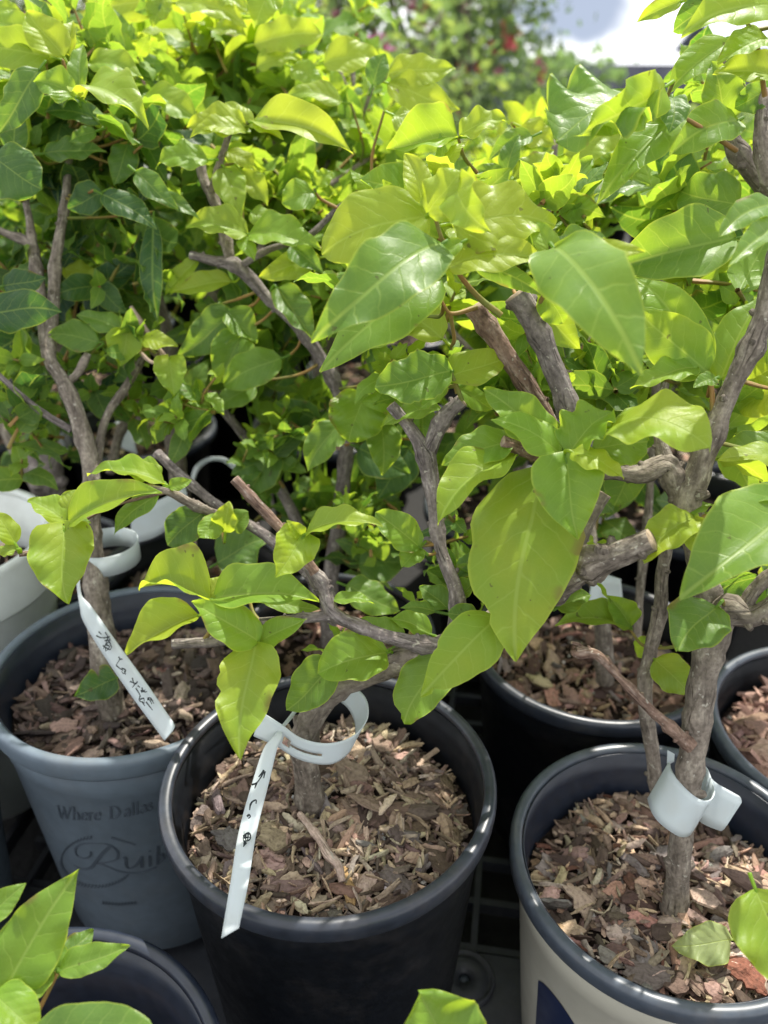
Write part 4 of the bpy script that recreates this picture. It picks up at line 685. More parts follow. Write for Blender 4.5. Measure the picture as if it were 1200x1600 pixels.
L(240,345, 248,508, 34, .85, 25, 20, 12, d=.60, shape='l'); L(160,304, 245,358, 40, .8, 25, 40, 10, d=.57); L(160,300, 106,326, 46, .85, 20, 30, 10, d=.58); L(100,420, 156,443, 32, .04, 30, 30, 10, d=.62); L(243,300, 312,344, 22, .6, 30, 30, 10, d=.57)
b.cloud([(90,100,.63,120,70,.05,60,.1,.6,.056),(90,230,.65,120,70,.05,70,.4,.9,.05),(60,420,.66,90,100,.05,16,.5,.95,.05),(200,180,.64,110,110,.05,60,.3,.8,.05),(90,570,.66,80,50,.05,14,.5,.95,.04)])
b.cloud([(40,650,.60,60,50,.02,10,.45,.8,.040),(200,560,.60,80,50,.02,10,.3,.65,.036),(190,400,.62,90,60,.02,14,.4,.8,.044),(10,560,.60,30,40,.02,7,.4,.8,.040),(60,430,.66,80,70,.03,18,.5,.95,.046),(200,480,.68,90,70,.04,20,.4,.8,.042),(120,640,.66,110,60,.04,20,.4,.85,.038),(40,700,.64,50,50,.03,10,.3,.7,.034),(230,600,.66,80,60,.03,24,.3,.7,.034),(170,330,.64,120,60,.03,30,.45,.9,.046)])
b.done()
# ------------------------------------------------------------------ plants right behind, at left and centre
def dkpot(px, py, d, zr, R, label, H=.195, mats=None):
    q = P(px, py, d); z = zr-.035; pot(q[0], q[1], zr, R, H, mats or [M['black'], M['rimblk']], label, group='round nursery pots'); mulch(q[0], q[1], R*.87, z, 'mulch in the '+label, 160, 0, big=1.4, perl=12); return (q[0], q[1], z)
b0 = dkpot(510,985,.70,.145,.092,'black pot hidden behind the middle and blue grey pots')
n2 = Plant('N2', b0, 'bougainvillea with upright grey stem between the middle and rear pots, forked at its top')
n2.branch([(512,1010,.70,34),(517,900,.69,34),(530,820,.67,32),(540,720,.65,30),(542,660,.64,28),(518,590,.625,28),(470,515,.61,26),(415,462,.605,24),(372,418,.60,30),(335,408,.60,22),(297,398,.60,16)], 'trunk', 'bark_grey', True, 6, .08, 12)
n2.branch([(362,415,.60,26),(352,370,.60,24),(338,320,.602,22),(320,285,.605,20),(312,252,.605,22)], 'branch', 'bark', True, 4, .09, 12); n2.branch([(330,300,.60,16),(345,250,.59,14),(356,215,.585,13),(362,200,.58,10)], 'branch', 'bark', False, 2)
n2.branch([(360,205,.58,9),(375,200,.575,9),(390,190,.57,7)], 'shoot', 'bark_green', False, 0); n2.branch([(372,418,.60,16),(420,390,.59,13),(480,370,.585,13),(530,325,.58,13),(582,291,.575,12)], 'branch', 'bark_grey', True, 3); n2.branch([(395,400,.595,8),(388,370,.585,6)], 'shoot', 'bark_green', False, 0)
n2.branch([(495,930,.70,24),(470,830,.69,24),(420,735,.69,22),(360,655,.69,18),(330,620,.69,14)], 'branch', 'bark_grey', False, 4); n2.branch([(582,243,.70,10),(527,282,.69,12),(480,310,.69,14),(430,350,.68,14),(400,400,.66,14)], 'branch', 'bark', False, 1); n2.branch([(542,660,.64,16),(590,600,.66,13),(640,560,.68,12)], 'branch', 'bark', False, 1)
n2.branch([(530,327,.58,8),(500,310,.575,6),(490,295,.57,5)], 'shoot', 'bark_green', False, 0)
L = n2.leaf
L(393,190, 552,241, 52, .0, 38, 45, 22, -4, -16, 'l', wave=.06); L(395,192, 443,217, 24, .05, 35, 60, 14, -8, -12); L(385,200, 292,200, 42, .04, 40, 70, 12, 0, -6, wave=.07); L(385,206, 297,216, 26, .04, 48, 60, 12, -4, -10); L(392,198, 352,160, 28, .08, 30, 40, 10, 2, 2); L(355,238, 398,268, 26, 0, 35, 60, 10)
L(350,262, 378,340, 48, .18, 15, 40, 12, -4, -6); L(376,266, 418,322, 38, .08, 15, 40, 12, 0, 0); L(388,368, 290,354, 42, .12, 42, 65, 14, -2, -8, wave=.06); L(388,366, 501,389, 48, .28, 38, 60, 12, -4, -12); L(500,403, 404,434, 40, .03, 30, 50, 8, 2, -2); L(455,384, 506,427, 36, .55, 10, 40, 12, -2, -10)
L(362,440, 266,456, 30, .02, 35, 40, 12, 4, 2); L(310,405, 258,462, 24, .12, 30, 20, 14, 4, 4); L(489,300, 440,317, 46, .38, 20, 60, 12, -4, -8, 'r'); L(496,292, 520,268, 26, .2, 30, 60, 12); L(432,450, 489,532, 46, .5, 20, 20, 18, -4, -4)
L(376,372, 398,408, 24, .3, 15, 30, 10, -6, -10); L(392,330, 430,352, 30, .2, 30, 40, 10, 2); L(357,495, 278,556, 58, .5, 12, 20, 14, d=.62, shape='h'); L(374,530, 338,600, 62, .38, 10, 20, 14, d=.62, shape='h'); L(440,560, 350,603, 54, .4, 20, 45, 12, d=.61, shape='r'); L(356,485, 402,536, 44, .4, 20, 30, 16, d=.62)
L(400,602, 338,642, 38, .4, 25, 40, 12, d=.62); L(572,612, 545,690, 86, .32, 4, 20, 10, d=.56, shape='r'); L(596,655, 597,743, 52, .4, 8, 20, 12, d=.57); L(532,660, 481,737, 50, .42, 18, 25, 12, d=.58, notch=((-1,.4,.2,.03),)); L(540,915, 625,955, 50, .4, 25, 30, 10, d=.60); L(560,700, 640,740, 60, .7, 10, 30, 10, d=.62); L(640,700, 590,780, 60, .75, 10, 30, 10, d=.64)
L(430,700, 380,780, 60, .55, 20, 30, 10, d=.64); L(340,880, 420,840, 80, .6, 20, 30, 10, d=.6); L(560,880, 640,880, 70, .6, 20, 30, 10, d=.66)
L(270,5, 137,26, 44, .04, 30, 45, 8, d=.66); L(256,-2, 210,18, 28, .55, 20, 50, 14, d=.65); L(258,-4, 238,42, 38, .12, 25, 40, 14, d=.65); L(274,5, 387,44, 34, .08, 42, 50, 10, d=.66); L(330,-12, 388,22, 30, .1, 40, 40, 10, d=.66); L(335,46, 386,58, 26, .08, 42, 60, 10, d=.68); L(396,70, 504,54, 44, .04, 30, 40, 8, d=.66, shape='r'); L(425,-20, 398,44, 52, .2, 15, 50, 10, d=.6)
L(505,100, 592,92, 46, .04, 35, 60, 8, d=.66, shape='r'); L(605,115, 712,106, 44, .04, 35, 35, 8, d=.60); L(605,130, 718,172, 50, .04, 30, 30, 10, do=-2, d=.60); L(582,134, 602,84, 36, .6, 10, 30, 12, d=.59); L(534,160, 446,155, 28, .14, 46, 60, 12, d=.65); L(400,105, 472,92, 28, .12, 40, 50, 10, d=.66); L(455,105, 505,131, 32, .2, 35, 40, 10, d=.66)
L(716,215, 604,236, 58, .22, 35, 50, 28, d=.50, wave=.08); L(717,214, 796,190, 34, .1, 42, 65, 12, d=.50, wave=.07); L(615,180, 660,205, 34, .1, 40, 40, 10, d=.55)
n2.branch([(745,270,.52,9),(725,245,.51,8),(716,215,.50,6)], 'shoot', 'bark_green', False, 0)
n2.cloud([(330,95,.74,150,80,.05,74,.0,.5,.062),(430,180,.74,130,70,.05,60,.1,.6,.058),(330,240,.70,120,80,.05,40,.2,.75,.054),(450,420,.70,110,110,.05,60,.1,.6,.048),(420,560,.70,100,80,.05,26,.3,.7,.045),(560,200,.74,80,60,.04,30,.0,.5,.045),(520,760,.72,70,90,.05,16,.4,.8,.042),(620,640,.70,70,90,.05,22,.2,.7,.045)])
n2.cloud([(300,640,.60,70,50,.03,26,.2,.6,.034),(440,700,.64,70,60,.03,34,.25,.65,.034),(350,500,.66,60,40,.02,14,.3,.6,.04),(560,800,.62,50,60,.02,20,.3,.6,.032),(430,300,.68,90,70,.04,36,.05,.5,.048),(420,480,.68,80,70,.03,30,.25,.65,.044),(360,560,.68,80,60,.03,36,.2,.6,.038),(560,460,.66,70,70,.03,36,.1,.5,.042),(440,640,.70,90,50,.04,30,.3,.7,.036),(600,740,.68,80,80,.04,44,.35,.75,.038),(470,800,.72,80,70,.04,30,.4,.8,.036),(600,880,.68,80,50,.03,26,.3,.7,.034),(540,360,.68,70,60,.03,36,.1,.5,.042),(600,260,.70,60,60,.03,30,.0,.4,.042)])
n2.done()
b1 = dkpot(295,905,.79,.14,.095,'black pot with reddish mulch behind the blue grey pot')
n = Plant('N', b1, 'bougainvillea with thick brown trunk behind the left pots, its crown spreading to the top')
n.branch([(297,905,.795,44),(288,820,.775,42),(278,740,.76,42),(270,670,.75,42),(266,615,.745,48),(270,560,.745,34),(250,480,.75,28),(228,400,.76,24),(240,300,.77,20),(290,180,.78,16),(303,105,.78,14),(288,60,.78,13),(272,0,.78,12),(266,-30,.78,10)], 'trunk', 'bark', False, 6, .05, 12)
n.branch([(268,625,.745,30),(220,640,.74,24),(190,670,.74,22),(172,740,.73,20)], 'branch', 'bark', False, 2); n.branch([(268,610,.745,24),(320,585,.745,20),(360,520,.75,16),(390,440,.76,12)], 'branch', 'bark', False, 2); n.branch([(300,110,.78,10),(262,100,.78,9),(235,55,.78,8),(218,25,.78,7)], 'branch', 'bark', False, 1)
n.branch([(290,180,.78,12),(350,120,.78,14),(368,60,.78,12),(372,20,.78,9)], 'branch', 'bark', False, 2); n.branch([(455,330,.76,12),(520,240,.75,12),(548,160,.74,12),(552,88,.74,9)], 'branch', 'bark', True, 2); n.branch([(548,150,.74,8),(530,110,.74,7)], 'branch', 'bark', False, 0); n.branch([(540,220,.73,8),(566,180,.72,9),(582,136,.71,9)], 'branch', 'bark', True, 1)
n.branch([(178,490,.70,20),(205,450,.705,22),(228,408,.71,20),(260,360,.72,14)], 'branch', 'bark', False, 2)
n.cloud([(150,330,.80,150,90,.05,40,.3,.9,.05),(300,30,.86,300,50,.06,70,.0,.5,.062),(480,150,.86,140,60,.06,40,.0,.5,.056),(270,330,.82,140,120,.06,44,.2,.8,.05),(400,640,.84,120,60,.05,20,.3,.7,.04),(60,640,.84,80,60,.05,12,.4,.8,.04)])
n.done()
b2 = dkpot(60,890,.84,.13,.095,'dark pot behind the white pot at far left')
w = Plant('W', b2, 'stout sawn off grey trunk with few leaves behind the white pot'); w.branch([(92,900,.84,54),(84,830,.82,58),(75,760,.80,60),(66,697,.785,66)], 'trunk', 'bark_grey', True, 3, .05, 16)
w.branch([(80,800,.81,24),(20,700,.82,18),(-20,620,.83,14)], 'branch', 'bark', False, 2)
w.cloud([(40,620,.86,80,60,.05,14,.4,.9,.045),(120,660,.86,60,50,.05,10,.4,.8,.04)]); w.done()
bk = Plant('BK', (PBK[0], PBK[1], BKZ), 'bougainvillea rising from the rear black pot between the two front ones')
bk.branch([(945,1065,.675,34),(943,1000,.66,32),(938,940,.65,30),(925,860,.645,28),(910,760,.65,24),(880,600,.66,22),(860,450,.67,18),(850,330,.68,14)], 'trunk', 'bark', False, 4, .06, 12); bk.branch([(995,1000,.64,16),(1000,920,.64,16),(1010,830,.645,16),(1020,700,.65,14),(1035,450,.66,18),(1062,408,.66,16),(1082,330,.66,16),(1080,240,.66,14)], 'stem', 'bark', False, 3)
bk.branch([(910,760,.65,16),(780,600,.66,14),(690,500,.67,12)], 'branch', 'bark', False, 2); bk.branch([(880,600,.66,16),(960,500,.66,14),(1140,520,.66,16),(1165,440,.66,16),(1180,380,.66,12)], 'branch', 'bark', False, 2); bk.branch([(860,450,.67,14),(860,300,.66,14),(868,220,.66,12)], 'branch', 'bark', False, 2)
L = bk.leaf
L(868,335, 927,247, 60, .45, 25, 25, 12, d=.52); L(875,362, 928,300, 38, .3, 30, 30, 14, d=.52); L(912,318, 1014,290, 26, .5, 42, 30, 10, d=.56); L(880,242, 992,205, 58, .1, 25, 40, 10, d=.56); L(958,268, 1062,246, 30, .04, 42, 40, 10, d=.60); L(832,213, 764,250, 30, .5, 25, 60, 14, d=.55); L(790,272, 813,211, 30, .5, 20, 40, 14, d=.54); L(803,280, 866,235, 26, .1, 38, 30, 14, d=.54); L(814,198, 868,226, 40, .02, 30, 40, 10, d=.60); L(790,282, 736,268, 24, .4, 40, 40, 12, d=.54)
L(830,480, 760,560, 60, .1, 20, 30, 10, d=.56); L(940,440, 900,520, 60, .2, 20, 30, 10, d=.56); L(1000,700, 960,790, 60, .5, 20, 30, 10, d=.56, shape='r'); L(900,760, 960,800, 60, .55, 20, 30, 10, d=.58)
bk.cloud([(800,330,.72,140,80,.05,90,.0,.5,.05),(930,300,.74,120,90,.05,80,.0,.5,.05),(800,500,.70,120,90,.04,50,.1,.6,.048),(960,560,.70,120,110,.04,50,.2,.6,.048),(900,230,.80,130,50,.05,50,.0,.3,.048),(1120,480,.70,90,120,.05,44,.1,.6,.048),(740,700,.72,80,90,.04,18,.3,.7,.045),(980,780,.66,90,50,.03,14,.3,.7,.045),(1120,330,.72,80,90,.05,40,.1,.6,.048)])
bk.done()
rb_ = Plant('RB', (PRB[0], PRB[1], RBZ), 'bougainvillea of the right edge pot, mostly outside the picture'); rb_.branch([(1300,1120,.59,40),(1290,900,.60,34),(1260,650,.61,28),(1220,480,.62,22),(1190,380,.62,16)], 'trunk', 'bark', False, 3)
rb_.cloud([(1220,560,.62,90,150,.05,40,.1,.6,.05),(1240,300,.62,90,150,.05,40,.1,.6,.05),(1230,820,.60,60,80,.04,14,.3,.7,.045)]); rb_.done()
lf = Plant('LF', (-.17, .198, .07), 'young bougainvillea with upright pointed leaves in the bottom left navy pot')
lf.branch([(-60,1900,.43,22),(0,1700,.40,16),(60,1580,.385,9),(90,1520,.38,7)], 'stem', 'bark_green', False, 0, .02); lf.branch([(0,1700,.40,9),(-10,1600,.38,8),(-15,1550,.375,7)], 'shoot', 'bark_green', False, 0, .02)
L = lf.leaf
L(-8,1572, 124,1357, 96, .34, 8, 14, 10, -2, 12, 'l', d=.375); L(-30,1445, 41,1380, 40, .3, 10, 10, 10, 0, 10, d=.375); L(88,1522, 80,1455, 42, .42, 8, 20, 12, 2, 8); L(92,1518, 203,1477, 42, .34, 22, 20, 16, 0, 4, 'o'); L(84,1516, 26,1565, 44, .30, 20, 30, 14, 0, -6, 'r'); L(92,1500, 146,1452, 36, .45, 20, 20, 12, 8, 14); L(40,1505, 10,1540, 14, .2, 30, 20, 10)
L(-12,1552, 62,1625, 66, .24, 15, 30, 12, -6, -10, 'o'); L(45,1622, 240,1606, 74, .5, 15, 25, 10, -4, -6, 'r', d=.36, notch=((1,.2,.2,.05),)); L(40,1560, 75,1520, 20, .1, 40, 20, 10)
lf.done()
fp = P(705,1900,.40); pot(fp[0], fp[1]-.03, -.0, .07, .07, [M['black'], M['rimblk']], 'small black pot below the bottom edge of the view', group='round nursery pots')
fr = Plant('FR', (fp[0], fp[1]-.03, -.02), 'young plant whose single pointed leaf pokes up at the bottom edge'); fr.branch([(705,1900,.40,10),(705,1750,.37,7),(702,1660,.36,6)], 'stem', 'bark_green', False, 0)
fr.leaf(702,1665, 655,1552, 130, .3, 15, 20, 12, 0, 0, 'r', tooth=.02); fr.done()
# fallen leaves on the mulch
def fallen(bx, by, tx, ty, w, z0, z1, roll, tone, label, arch=40, **k):
    b3, t3 = np.array(onplane(bx, by, z0)), np.array(onplane(tx, ty, z1)); mb = MB(); d = depth(b3); nr = unit(np.array([0, -math.sin(math.radians(roll)), math.cos(math.radians(roll))]))
    v, f, c, uv = leafgeo(b3, t3, nr, w*d/F, 12, arch, tone=tone, seed=int(bx), nu=10, nv=18, **k); mb.add(v, f, c, uv)
    a = unit(b3-t3); pv, pf, pc, pu, _, _ = tubegeo(np.array([b3, b3+a*.004, b3+a*.009]), np.array([.0007]*3), 6, .02); mb.add(pv, pf+pc, (.3, 0, .5, 1)); tag(mb.obj('fallen_leaf', M['leaf_limp']), label, 'leaf')
fallen(1142,1468, 1050,1478, 62, CRZ+.018, CRZ+.016, 30, .30, 'pale limp leaf fallen on the mulch at the foot of the cream pot stem', 70, wave=.12)
# ------------------------------------------------------------------ rows of potted plants behind
def bgplant(seed, label, hgt, nl, t0, t1, flowers=None, spread=.12, ln=.055):
    global rng; rng = np.random.default_rng(seed); root = empty('bougainvillea_plant', (0, 0, 0), label, 'plant', 'plants in the rows behind')
    mb = MB(); tips = []; rr = random.Random(seed)
    for k in range(4):
        p = [np.array([0, 0, -.03]), np.array([rr.uniform(-.01, .01), rr.uniform(-.01, .01), hgt*.25])]
        a = rr.uniform(0, 6.28); 
        for j in range(3): p.append(np.array([math.cos(a)*spread*(j+1)*.28, math.sin(a)*spread*(j+1)*.28, hgt*(.25+.2*(j+1))])+np.array([rr.uniform(-.02, .02), rr.uniform(-.02, .02), 0]))
        tips += p[2:]; v, f, c, uv, _, _ = tubegeo(np.array(p), np.array([.010, .008, .006, .004, .002]), 7, .08, seed, per=4); mb.add(v, f+c, uv=uv)
    mb.obj('trunk', M['bark'], root); fm = MB()
    for _ in range(int(nl*.27)):
        q = rng.normal(size=3); q = q/np.linalg.norm(q)*rng.random()**.38; sprig(fm, np.array([q[0]*spread, q[1]*spread, hgt*.68+q[2]*hgt*.34]), ln, t0, t1, nu=4, nv=5)
    tag(fm.obj('foliage', [M['leaf_far'], M['bark_green']], root), kind='stuff')
    if flowers:
        for _ in range(14):
            fb = MB(); q = unit(rng.normal(size=3)); c = np.array([q[0]*spread, q[1]*spread, hgt*.75+q[2]*hgt*.3])
            for k in range(5):
                a = unit(rng.normal(size=3)); v, f, cc_, uv = leafgeo(c-a*.004, c+a*.024, unit(rng.normal(size=3)), .02, 10, 30, shape='r', nu=3, nv=4, seed=k); fb.add(v, f, cc_, uv)
            fb.obj('flower', flowers, root)
    return root
kinds = [bgplant(101, 'x', .44, 190, 0, .5), bgplant(102, 'x', .42, 150, .1, .7), bgplant(103, 'x', .50, 200, 0, .45), bgplant(104, 'x', .42, 150, .05, .6, M['petal'])]
bp = empty('nursery_pot', (0, 0, 0), 'x', 'pot', 'pots in the rows behind'); mb = MB(); lathe(mb, [(.004, -.19), (.075, -.19), (.094, -.01), (.100, -.01), (.100, 0), (.091, 0), (.088, -.03), (.07, -.185)], 40); mb.obj('body', M['black'], bp)
mb = MB(); lathe(mb, [(.0985, -.012), (.103, -.012), (.1035, -.002), (.100, .001), (.096, -.002)], 48); mb.obj('rim', M['rimblk'], bp)
mm_ = MB(); CH0 = CHIPN[0]
mulch_src = None
mb = MB(); lathe(mb, [(.002, -.05), (.089, -.05), (.089, -.026), (.05, -.021), (.002, -.019)], 40, m=0)
for _ in range(130):
    a = rng.random()*6.283; rr_ = .084*math.sqrt(rng.random()); Lc = rng.uniform(.008, .02); CHIPN[0] += 1
    chip(mb, (rr_*math.cos(a), rr_*math.sin(a), -.020), Lc, Lc*.4, Lc*.2, rng.random()*6, rng.normal()*.3, CHIPC[rng.integers(12)], CHIPN[0], ns=(3, 2))
    mb.m = mb.m[:]
mcount = len([1 for _ in mb.f]); mb.m = [1 if i < 40*5 else 0 for i in range(len(mb.f))]
bm_ = mb.obj('bark_mulch', [M['chip'], M['soil']]); tag(bm_, 'x', 'mulch', 'mulch in the pots behind', 'stuff')
rr = random.Random(5); first = [True]*4; fpot = True; fmul = True
PLAB = ['low leafy yellow green bougainvillea in the rows of pots behind', 'mid green bougainvillea with open stems in the rows behind', 'taller bright green bougainvillea in the rows behind', 'bougainvillea with magenta flowers in the rows behind']
ORD = ['first', 'second', 'third', 'fourth', 'fifth', 'sixth', 'seventh', 'eighth', 'ninth', 'tenth', 'eleventh', 'twelfth']
PK = ['yellow green leafy plant', 'mid green open plant', 'tall bright green plant', 'magenta flowered plant']
rowz = [(.82, .22), (1.04, .23), (1.28, .25), (1.55, .27), (1.9, .3), (2.3, .34), (2.8, .4), (3.4, .5)]
for ri_, (Y, dx) in enumerate(rowz):
    half = Y*.50+.12; nx_ = int(half*2/dx)
    for i in range(nx_+1):
        X_ = -half+i*dx+rr.uniform(-.02, .02)+(ri_%2)*dx*.4; Yy = Y+rr.uniform(-.03, .03)
        if Y < .9 and (abs(X_+.20) < .22 or -.10 < X_ < .34 and Y < .8): 
            if X_ < -.05: continue
        where = '%s from the left in the %s row behind the front plants' % (ORD[i], ORD[ri_])
        k = 3 if (ri_ >= 3 and rr.random() < .3) else rr.randrange(3); zr = .13 if Y < 2 else .10
        left = X_/Y < -.05
        hs = (1.04 if left else .79)*rr.uniform(.9, 1.08)
        if .12 < X_/Y < .40 and Y > 1.2: hs *= .92
        if first[k]: o = kinds[k]; o.location = (X_, Yy, zr-.03); o.scale = (hs,)*3; o['label'] = PK[k]+' '+where; first[k] = False
        else: o = dup(kinds[k], (X_, Yy, zr-.03), rr.uniform(0, 6.28), PK[k]+' '+where, 'plants in the rows behind', hs)
        if fpot: bp.location = (X_, Yy, zr); bp['label'] = 'black pot '+where; fpot = False
        else: dup(bp, (X_, Yy, zr), 0, 'black pot '+where, 'pots in the rows behind')
        if fmul: bm_.location = (X_, Yy, zr); bm_['label'] = 'pot of mulch '+where; fmul = False
        elif Y < 1.6: dup(bm_, (X_, Yy, zr), rr.uniform(0, 6), 'pot of mulch '+where, 'mulch in the pots behind')
# grass blades between pots
mb = MB()
for k in range(12):
    a = P(400+rr.uniform(0, 110), rr.uniform(700, 790), .80+rr.uniform(-.05, .1)); h = rr.uniform(.06, .16); l = rr.uniform(-.03, .03); w_ = .0013
    v = []; 
    for j in range(7): t_ = j/6; v += [a+np.array([l*t_*t_-w_*(1-t_), 0, h*t_]), a+np.array([l*t_*t_+w_*(1-t_), .001, h*t_])]
    mb.add(v, [(2*j, 2*j+1, 2*j+3, 2*j+2) for j in range(6)], (.55, 0, .5, 1))
tag(mb.obj('grass', M['leaf_far']), 'thin grass blades growing between the rear pots', 'grass', kind='stuff')
# ------------------------------------------------------------------ far shrubs, sheds, house
SHR = []
def shrub(name, x, y, h, w, n, label, cols, leafm, ln=.06, t0=.45, t1=.95, z=-.1, trunkr=.035, nfl=34, zlow=.0, cat='shrub'):
    global rng; rng = np.random.default_rng(int(abs(x*100)+y*10)); root = empty(name, (x, y, z), label, cat, 'flowering shrubs beyond the pots'); SHR.append(root)
    mb = MB(); rr = random.Random(int(y*77)); cl = []
    for k in range(7):
        a = rr.uniform(0, 6.28); p = [np.array([x, y, z])]; q = np.array([x, y, z+h*.18]); p.append(q.copy())
        for j in range(4): q = q+np.array([math.cos(a)*w*.16+rr.uniform(-.1, .1)*w, math.sin(a)*w*.16, h*rr.uniform(.13, .22)]); p.append(q.copy()); cl.append(q.copy())
        v, f, c, uv, _, _ = tubegeo(np.array(p), np.array([trunkr, trunkr*.8, trunkr*.55, trunkr*.4, trunkr*.25, .006]), 7, .08, k, per=4); mb.add(v, f+c, uv=uv)
    mb.obj('trunk', M['bark'], root); fm = MB(); cl += [np.array([x+rr.uniform(-.5, .5)*w, y+rr.uniform(-.4, .4)*w, z+h*rr.uniform(zlow, 1)]) for _ in range(26)]; cl = np.array(cl)
    for _ in range(n):
        c = cl[rng.integers(len(cl))]+rng.normal(size=3)*w*.105; c[2] = max(c[2], z+.02)
        L_ = ln*rng.uniform(.6, 1.2); a = unit(rng.normal(size=3)+[0, 0, -.3]); nn = unit(rng.normal(size=3)+[0, 0, .7]); X_ = unit(np.cross(a, nn)); wd = L_*.3; tn = float(np.clip(rng.uniform(t0, t1), 0, 1))
        fm.add([c, c+a*L_*.45+X_*wd+nn*L_*.06, c+a*L_, c+a*L_*.45-X_*wd+nn*L_*.06], [(0, 1, 2, 3)], (tn, .3, rng.random(), 1))
    tag(fm.obj('foliage', M['leaf_shrub'], root), kind='stuff'); 
    for _ in range(nfl if cols else 0):
        fb = MB(); c = cl[rng.integers(len(cl))]+rng.normal(size=3)*w*.12; k = int(rng.integers(len(cols)))
        for _ in range(6):
            a = unit(rng.normal(size=3)); v, f, cc_, uv = leafgeo(c-a*.01, c+a*.055, unit(rng.normal(size=3)), .045, 10, 20, shape='r', nu=2, nv=3, seed=k); fb.add(v, f, cc_, uv)
        fb.obj('flower', cols[k], root)
shrub('bougainvillea_shrub', -.55, 4.9, 1.9, 1.3, 5200, 'tall loose bougainvillea with pink flowers left of centre beyond the pots', [M['petalpink'], M['petalred']], None)
shrub('bougainvillea_shrub', .35, 5.3, 1.8, 1.25, 5200, 'tall airy bougainvillea with pale pink and coral flowers just left of the open sky', [M['petalpink'], M['petalred'], M['petal']], None)
shrub('bougainvillea_shrub', .0, 3.9, .82, .8, 2600, 'low magenta flowered bougainvillea in front of the tall shrubs', [M['petal']], None, nfl=10, t0=.2, t1=.7)
shrub('bougainvillea_shrub', -1.5, 5.2, 1.9, 1.5, 5600, 'dense dark bougainvillea with coral flowers behind the plants at the left', [M['petalred'], M['petalpink']], None, t0=.3, t1=.8)
shrub('bougainvillea_shrub', -2.8, 6.0, 2.0, 1.6, 3500, 'tall green shrub at the far left behind the dark one', [M['petalpink']], None, t0=.3, t1=.8)
def bloom(root, px, py, d, m, r_, n=4):
    for _ in range(n):
        fb = MB(); c = P(px, py, d)+rng.normal(size=3)*r_
        for _ in range(8): a = unit(rng.normal(size=3)); v, f, cc_, uv = leafgeo(c-a*.01, c+a*.05, unit(rng.normal(size=3)), .045, 10, 20, shape='r', nu=2, nv=3, seed=3); fb.add(v, f, cc_, uv)
        fb.obj('flower', M[m], root)
for (px, py, d, m_) in [(600,85,3.6,'petal'),(592,80,3.5,'petal'),(632,155,3.4,'petal'),(612,148,3.4,'petal')]: bloom(SHR[2], px, py, d, m_, .03)
for (px, py, d, m_) in [(510,8,4.4,'petalpink'),(436,70,4.2,'petal'),(105,12,4.3,'petalred'),(125,55,4.3,'petalred')]: bloom(SHR[0], px, py, d, m_, .04)
for (px, py, d, m_) in [(650,5,4.6,'petalpink'),(690,8,4.6,'petalpink'),(785,66,4.5,'petalred'),(738,102,4.5,'petalred'),(660,16,4.6,'petalred')]: bloom(SHR[1], px, py, d, m_, .04)
for i, x in enumerate((1.1, 1.75, 2.5, 3.2)):
    shrub('hedge_shrub', x, 6.5+i*.4, .26, .8, 1800, ['rounded low green shrub below the rain cloud', 'low green shrub in front of the dark shed', 'low green shrub right of the shed middle', 'low green shrub at the far right behind the leaves'][i], [M['petalred']], None, t0=.3, t1=.8, nfl=6)
px_ = empty('post', (.74, 5.9, -.1), 'slim grey shade house post among the flowering shrubs', 'post'); mb = MB(); lathe(mb, [(.045, 0), (.045, 1.05), (.04, 1.07), (.002, 1.07), (.002, 0)], 20, (.74, 5.9, -.1)); lathe(mb, [(.08, 0), (.08, .02), (.046, .03), (.046, 0)], 20, (.74, 5.9, -.1)); mb.obj('pole', simple('grey_post', (.36,.40,.50), .6), px_)
M['roof'] = simple('dark_roof', (.020,.022,.034), .95, .05, 3, .2); M['wall'] = simple('shed_wall', (.20,.21,.22), .8, .2, 2, .15); M['glass'] = simple('window_glass', (.05,.07,.10), .15, .6); M['hwall'] = simple('house_wall', (.42,.45,.52), .8, .2, 2, .1)
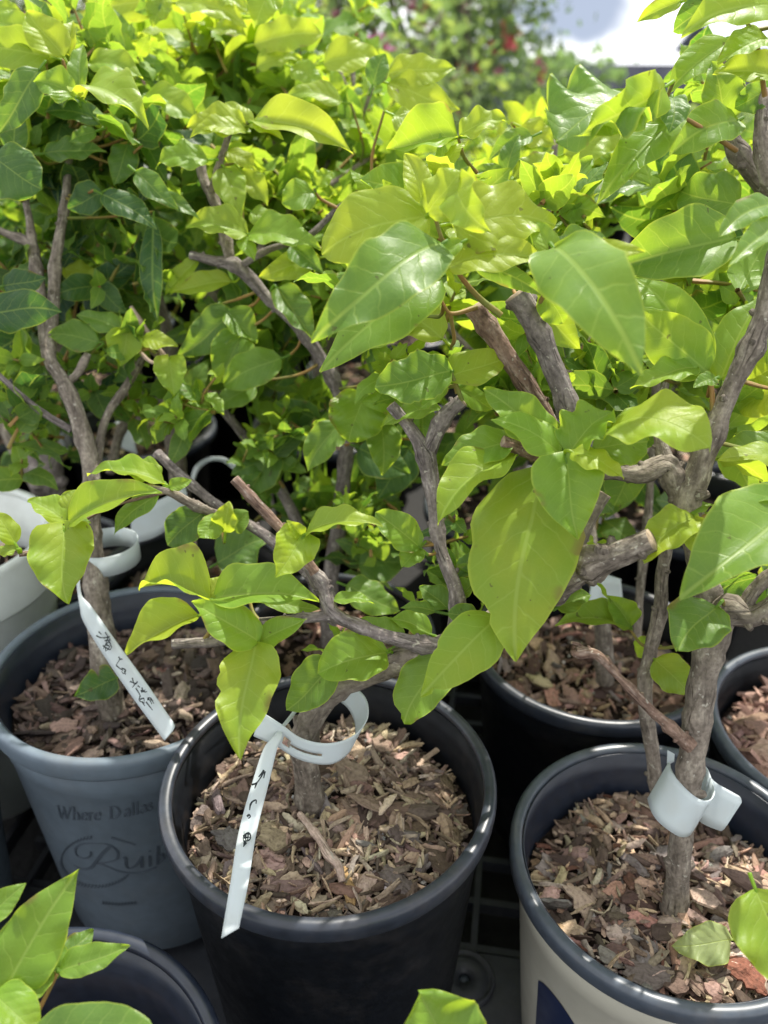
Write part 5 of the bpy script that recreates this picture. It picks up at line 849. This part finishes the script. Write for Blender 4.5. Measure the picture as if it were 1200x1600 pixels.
def house(name, x, y, z, wx, wy, h, rh, label, wallm, cat='building', nwin=5):
    root = empty(name, (x, y, z), label, cat); mb = MB(); box(mb, (x, y, z+h/2), (wx/2, wy/2, h/2)); mb.obj('wall', wallm, root, smooth=False)
    mb = MB(); e = .4; v = [(x-wx/2-e, y-wy/2-e, z+h-.1), (x+wx/2+e, y-wy/2-e, z+h-.1), (x+wx/2+e, y+wy/2+e, z+h-.1), (x-wx/2-e, y+wy/2+e, z+h-.1), (x-wx/2-e, y, z+h+rh), (x+wx/2+e, y, z+h+rh)]
    v += [(a, b_, c-.12) for a, b_, c in v]; mb.add(v, [(0,1,5,4), (2,3,4,5), (6,10,11,7), (8,11,10,9), (0,6,7,1), (2,8,9,3), (0,4,10,6), (4,3,9,10), (1,7,11,5), (5,11,8,2)]); mb.obj('roof', M['roof'] if name == 'shed' else M['hwall'], root, smooth=False)
    for i in range(nwin):
        wxp = x-wx/2+wx*(i+.5)/nwin; mb = MB(); box(mb, (wxp, y-wy/2-.03, z+h*.55), (.5, .03, .45)); f_ = mb.obj('window', M['white'], root, smooth=False)
        mb = MB(); box(mb, (wxp, y-wy/2-.07, z+h*.55), (.43, .01, .38)); g_ = mb.obj('pane', M['glass'], None, smooth=False); g_.parent = f_
zs = gz(0, 40)
house('shed', 10.2, 40, zs, 13, 8, 2.25, 1.0, 'long low dark roofed shed under the rain cloud', M['wall'], nwin=7)
house('shed', 23, 46, zs, 8, 6, 2.4, .9, 'short dark shed to the right of the long one', M['wall'], nwin=3)
house('house', 22.6, 60, zs, 5.2, 8, 4.2, 1.6, 'tall pale grey house beyond the right hand shed', M['hwall'], nwin=2)
for i, (x, y) in enumerate(((6.2, 36), (8.0, 44), (3.0, 42), (-6, 40), (-14, 44), (32, 50))):
    shrub('tree', x, y, 3.4 if x > 0 else 5, 3.2, 1300, ['small dark tree at the left end of the long shed', 'dark bushy tree behind the left half of the shed', 'grey green tree beyond the tall shrubs', 'round tree far beyond the left shrubs', 'round tree farthest to the left', 'round tree far right of the house'][i], [], None, ln=.5, t0=.6, t1=.95, z=zs, trunkr=.12, nfl=0, cat='tree')
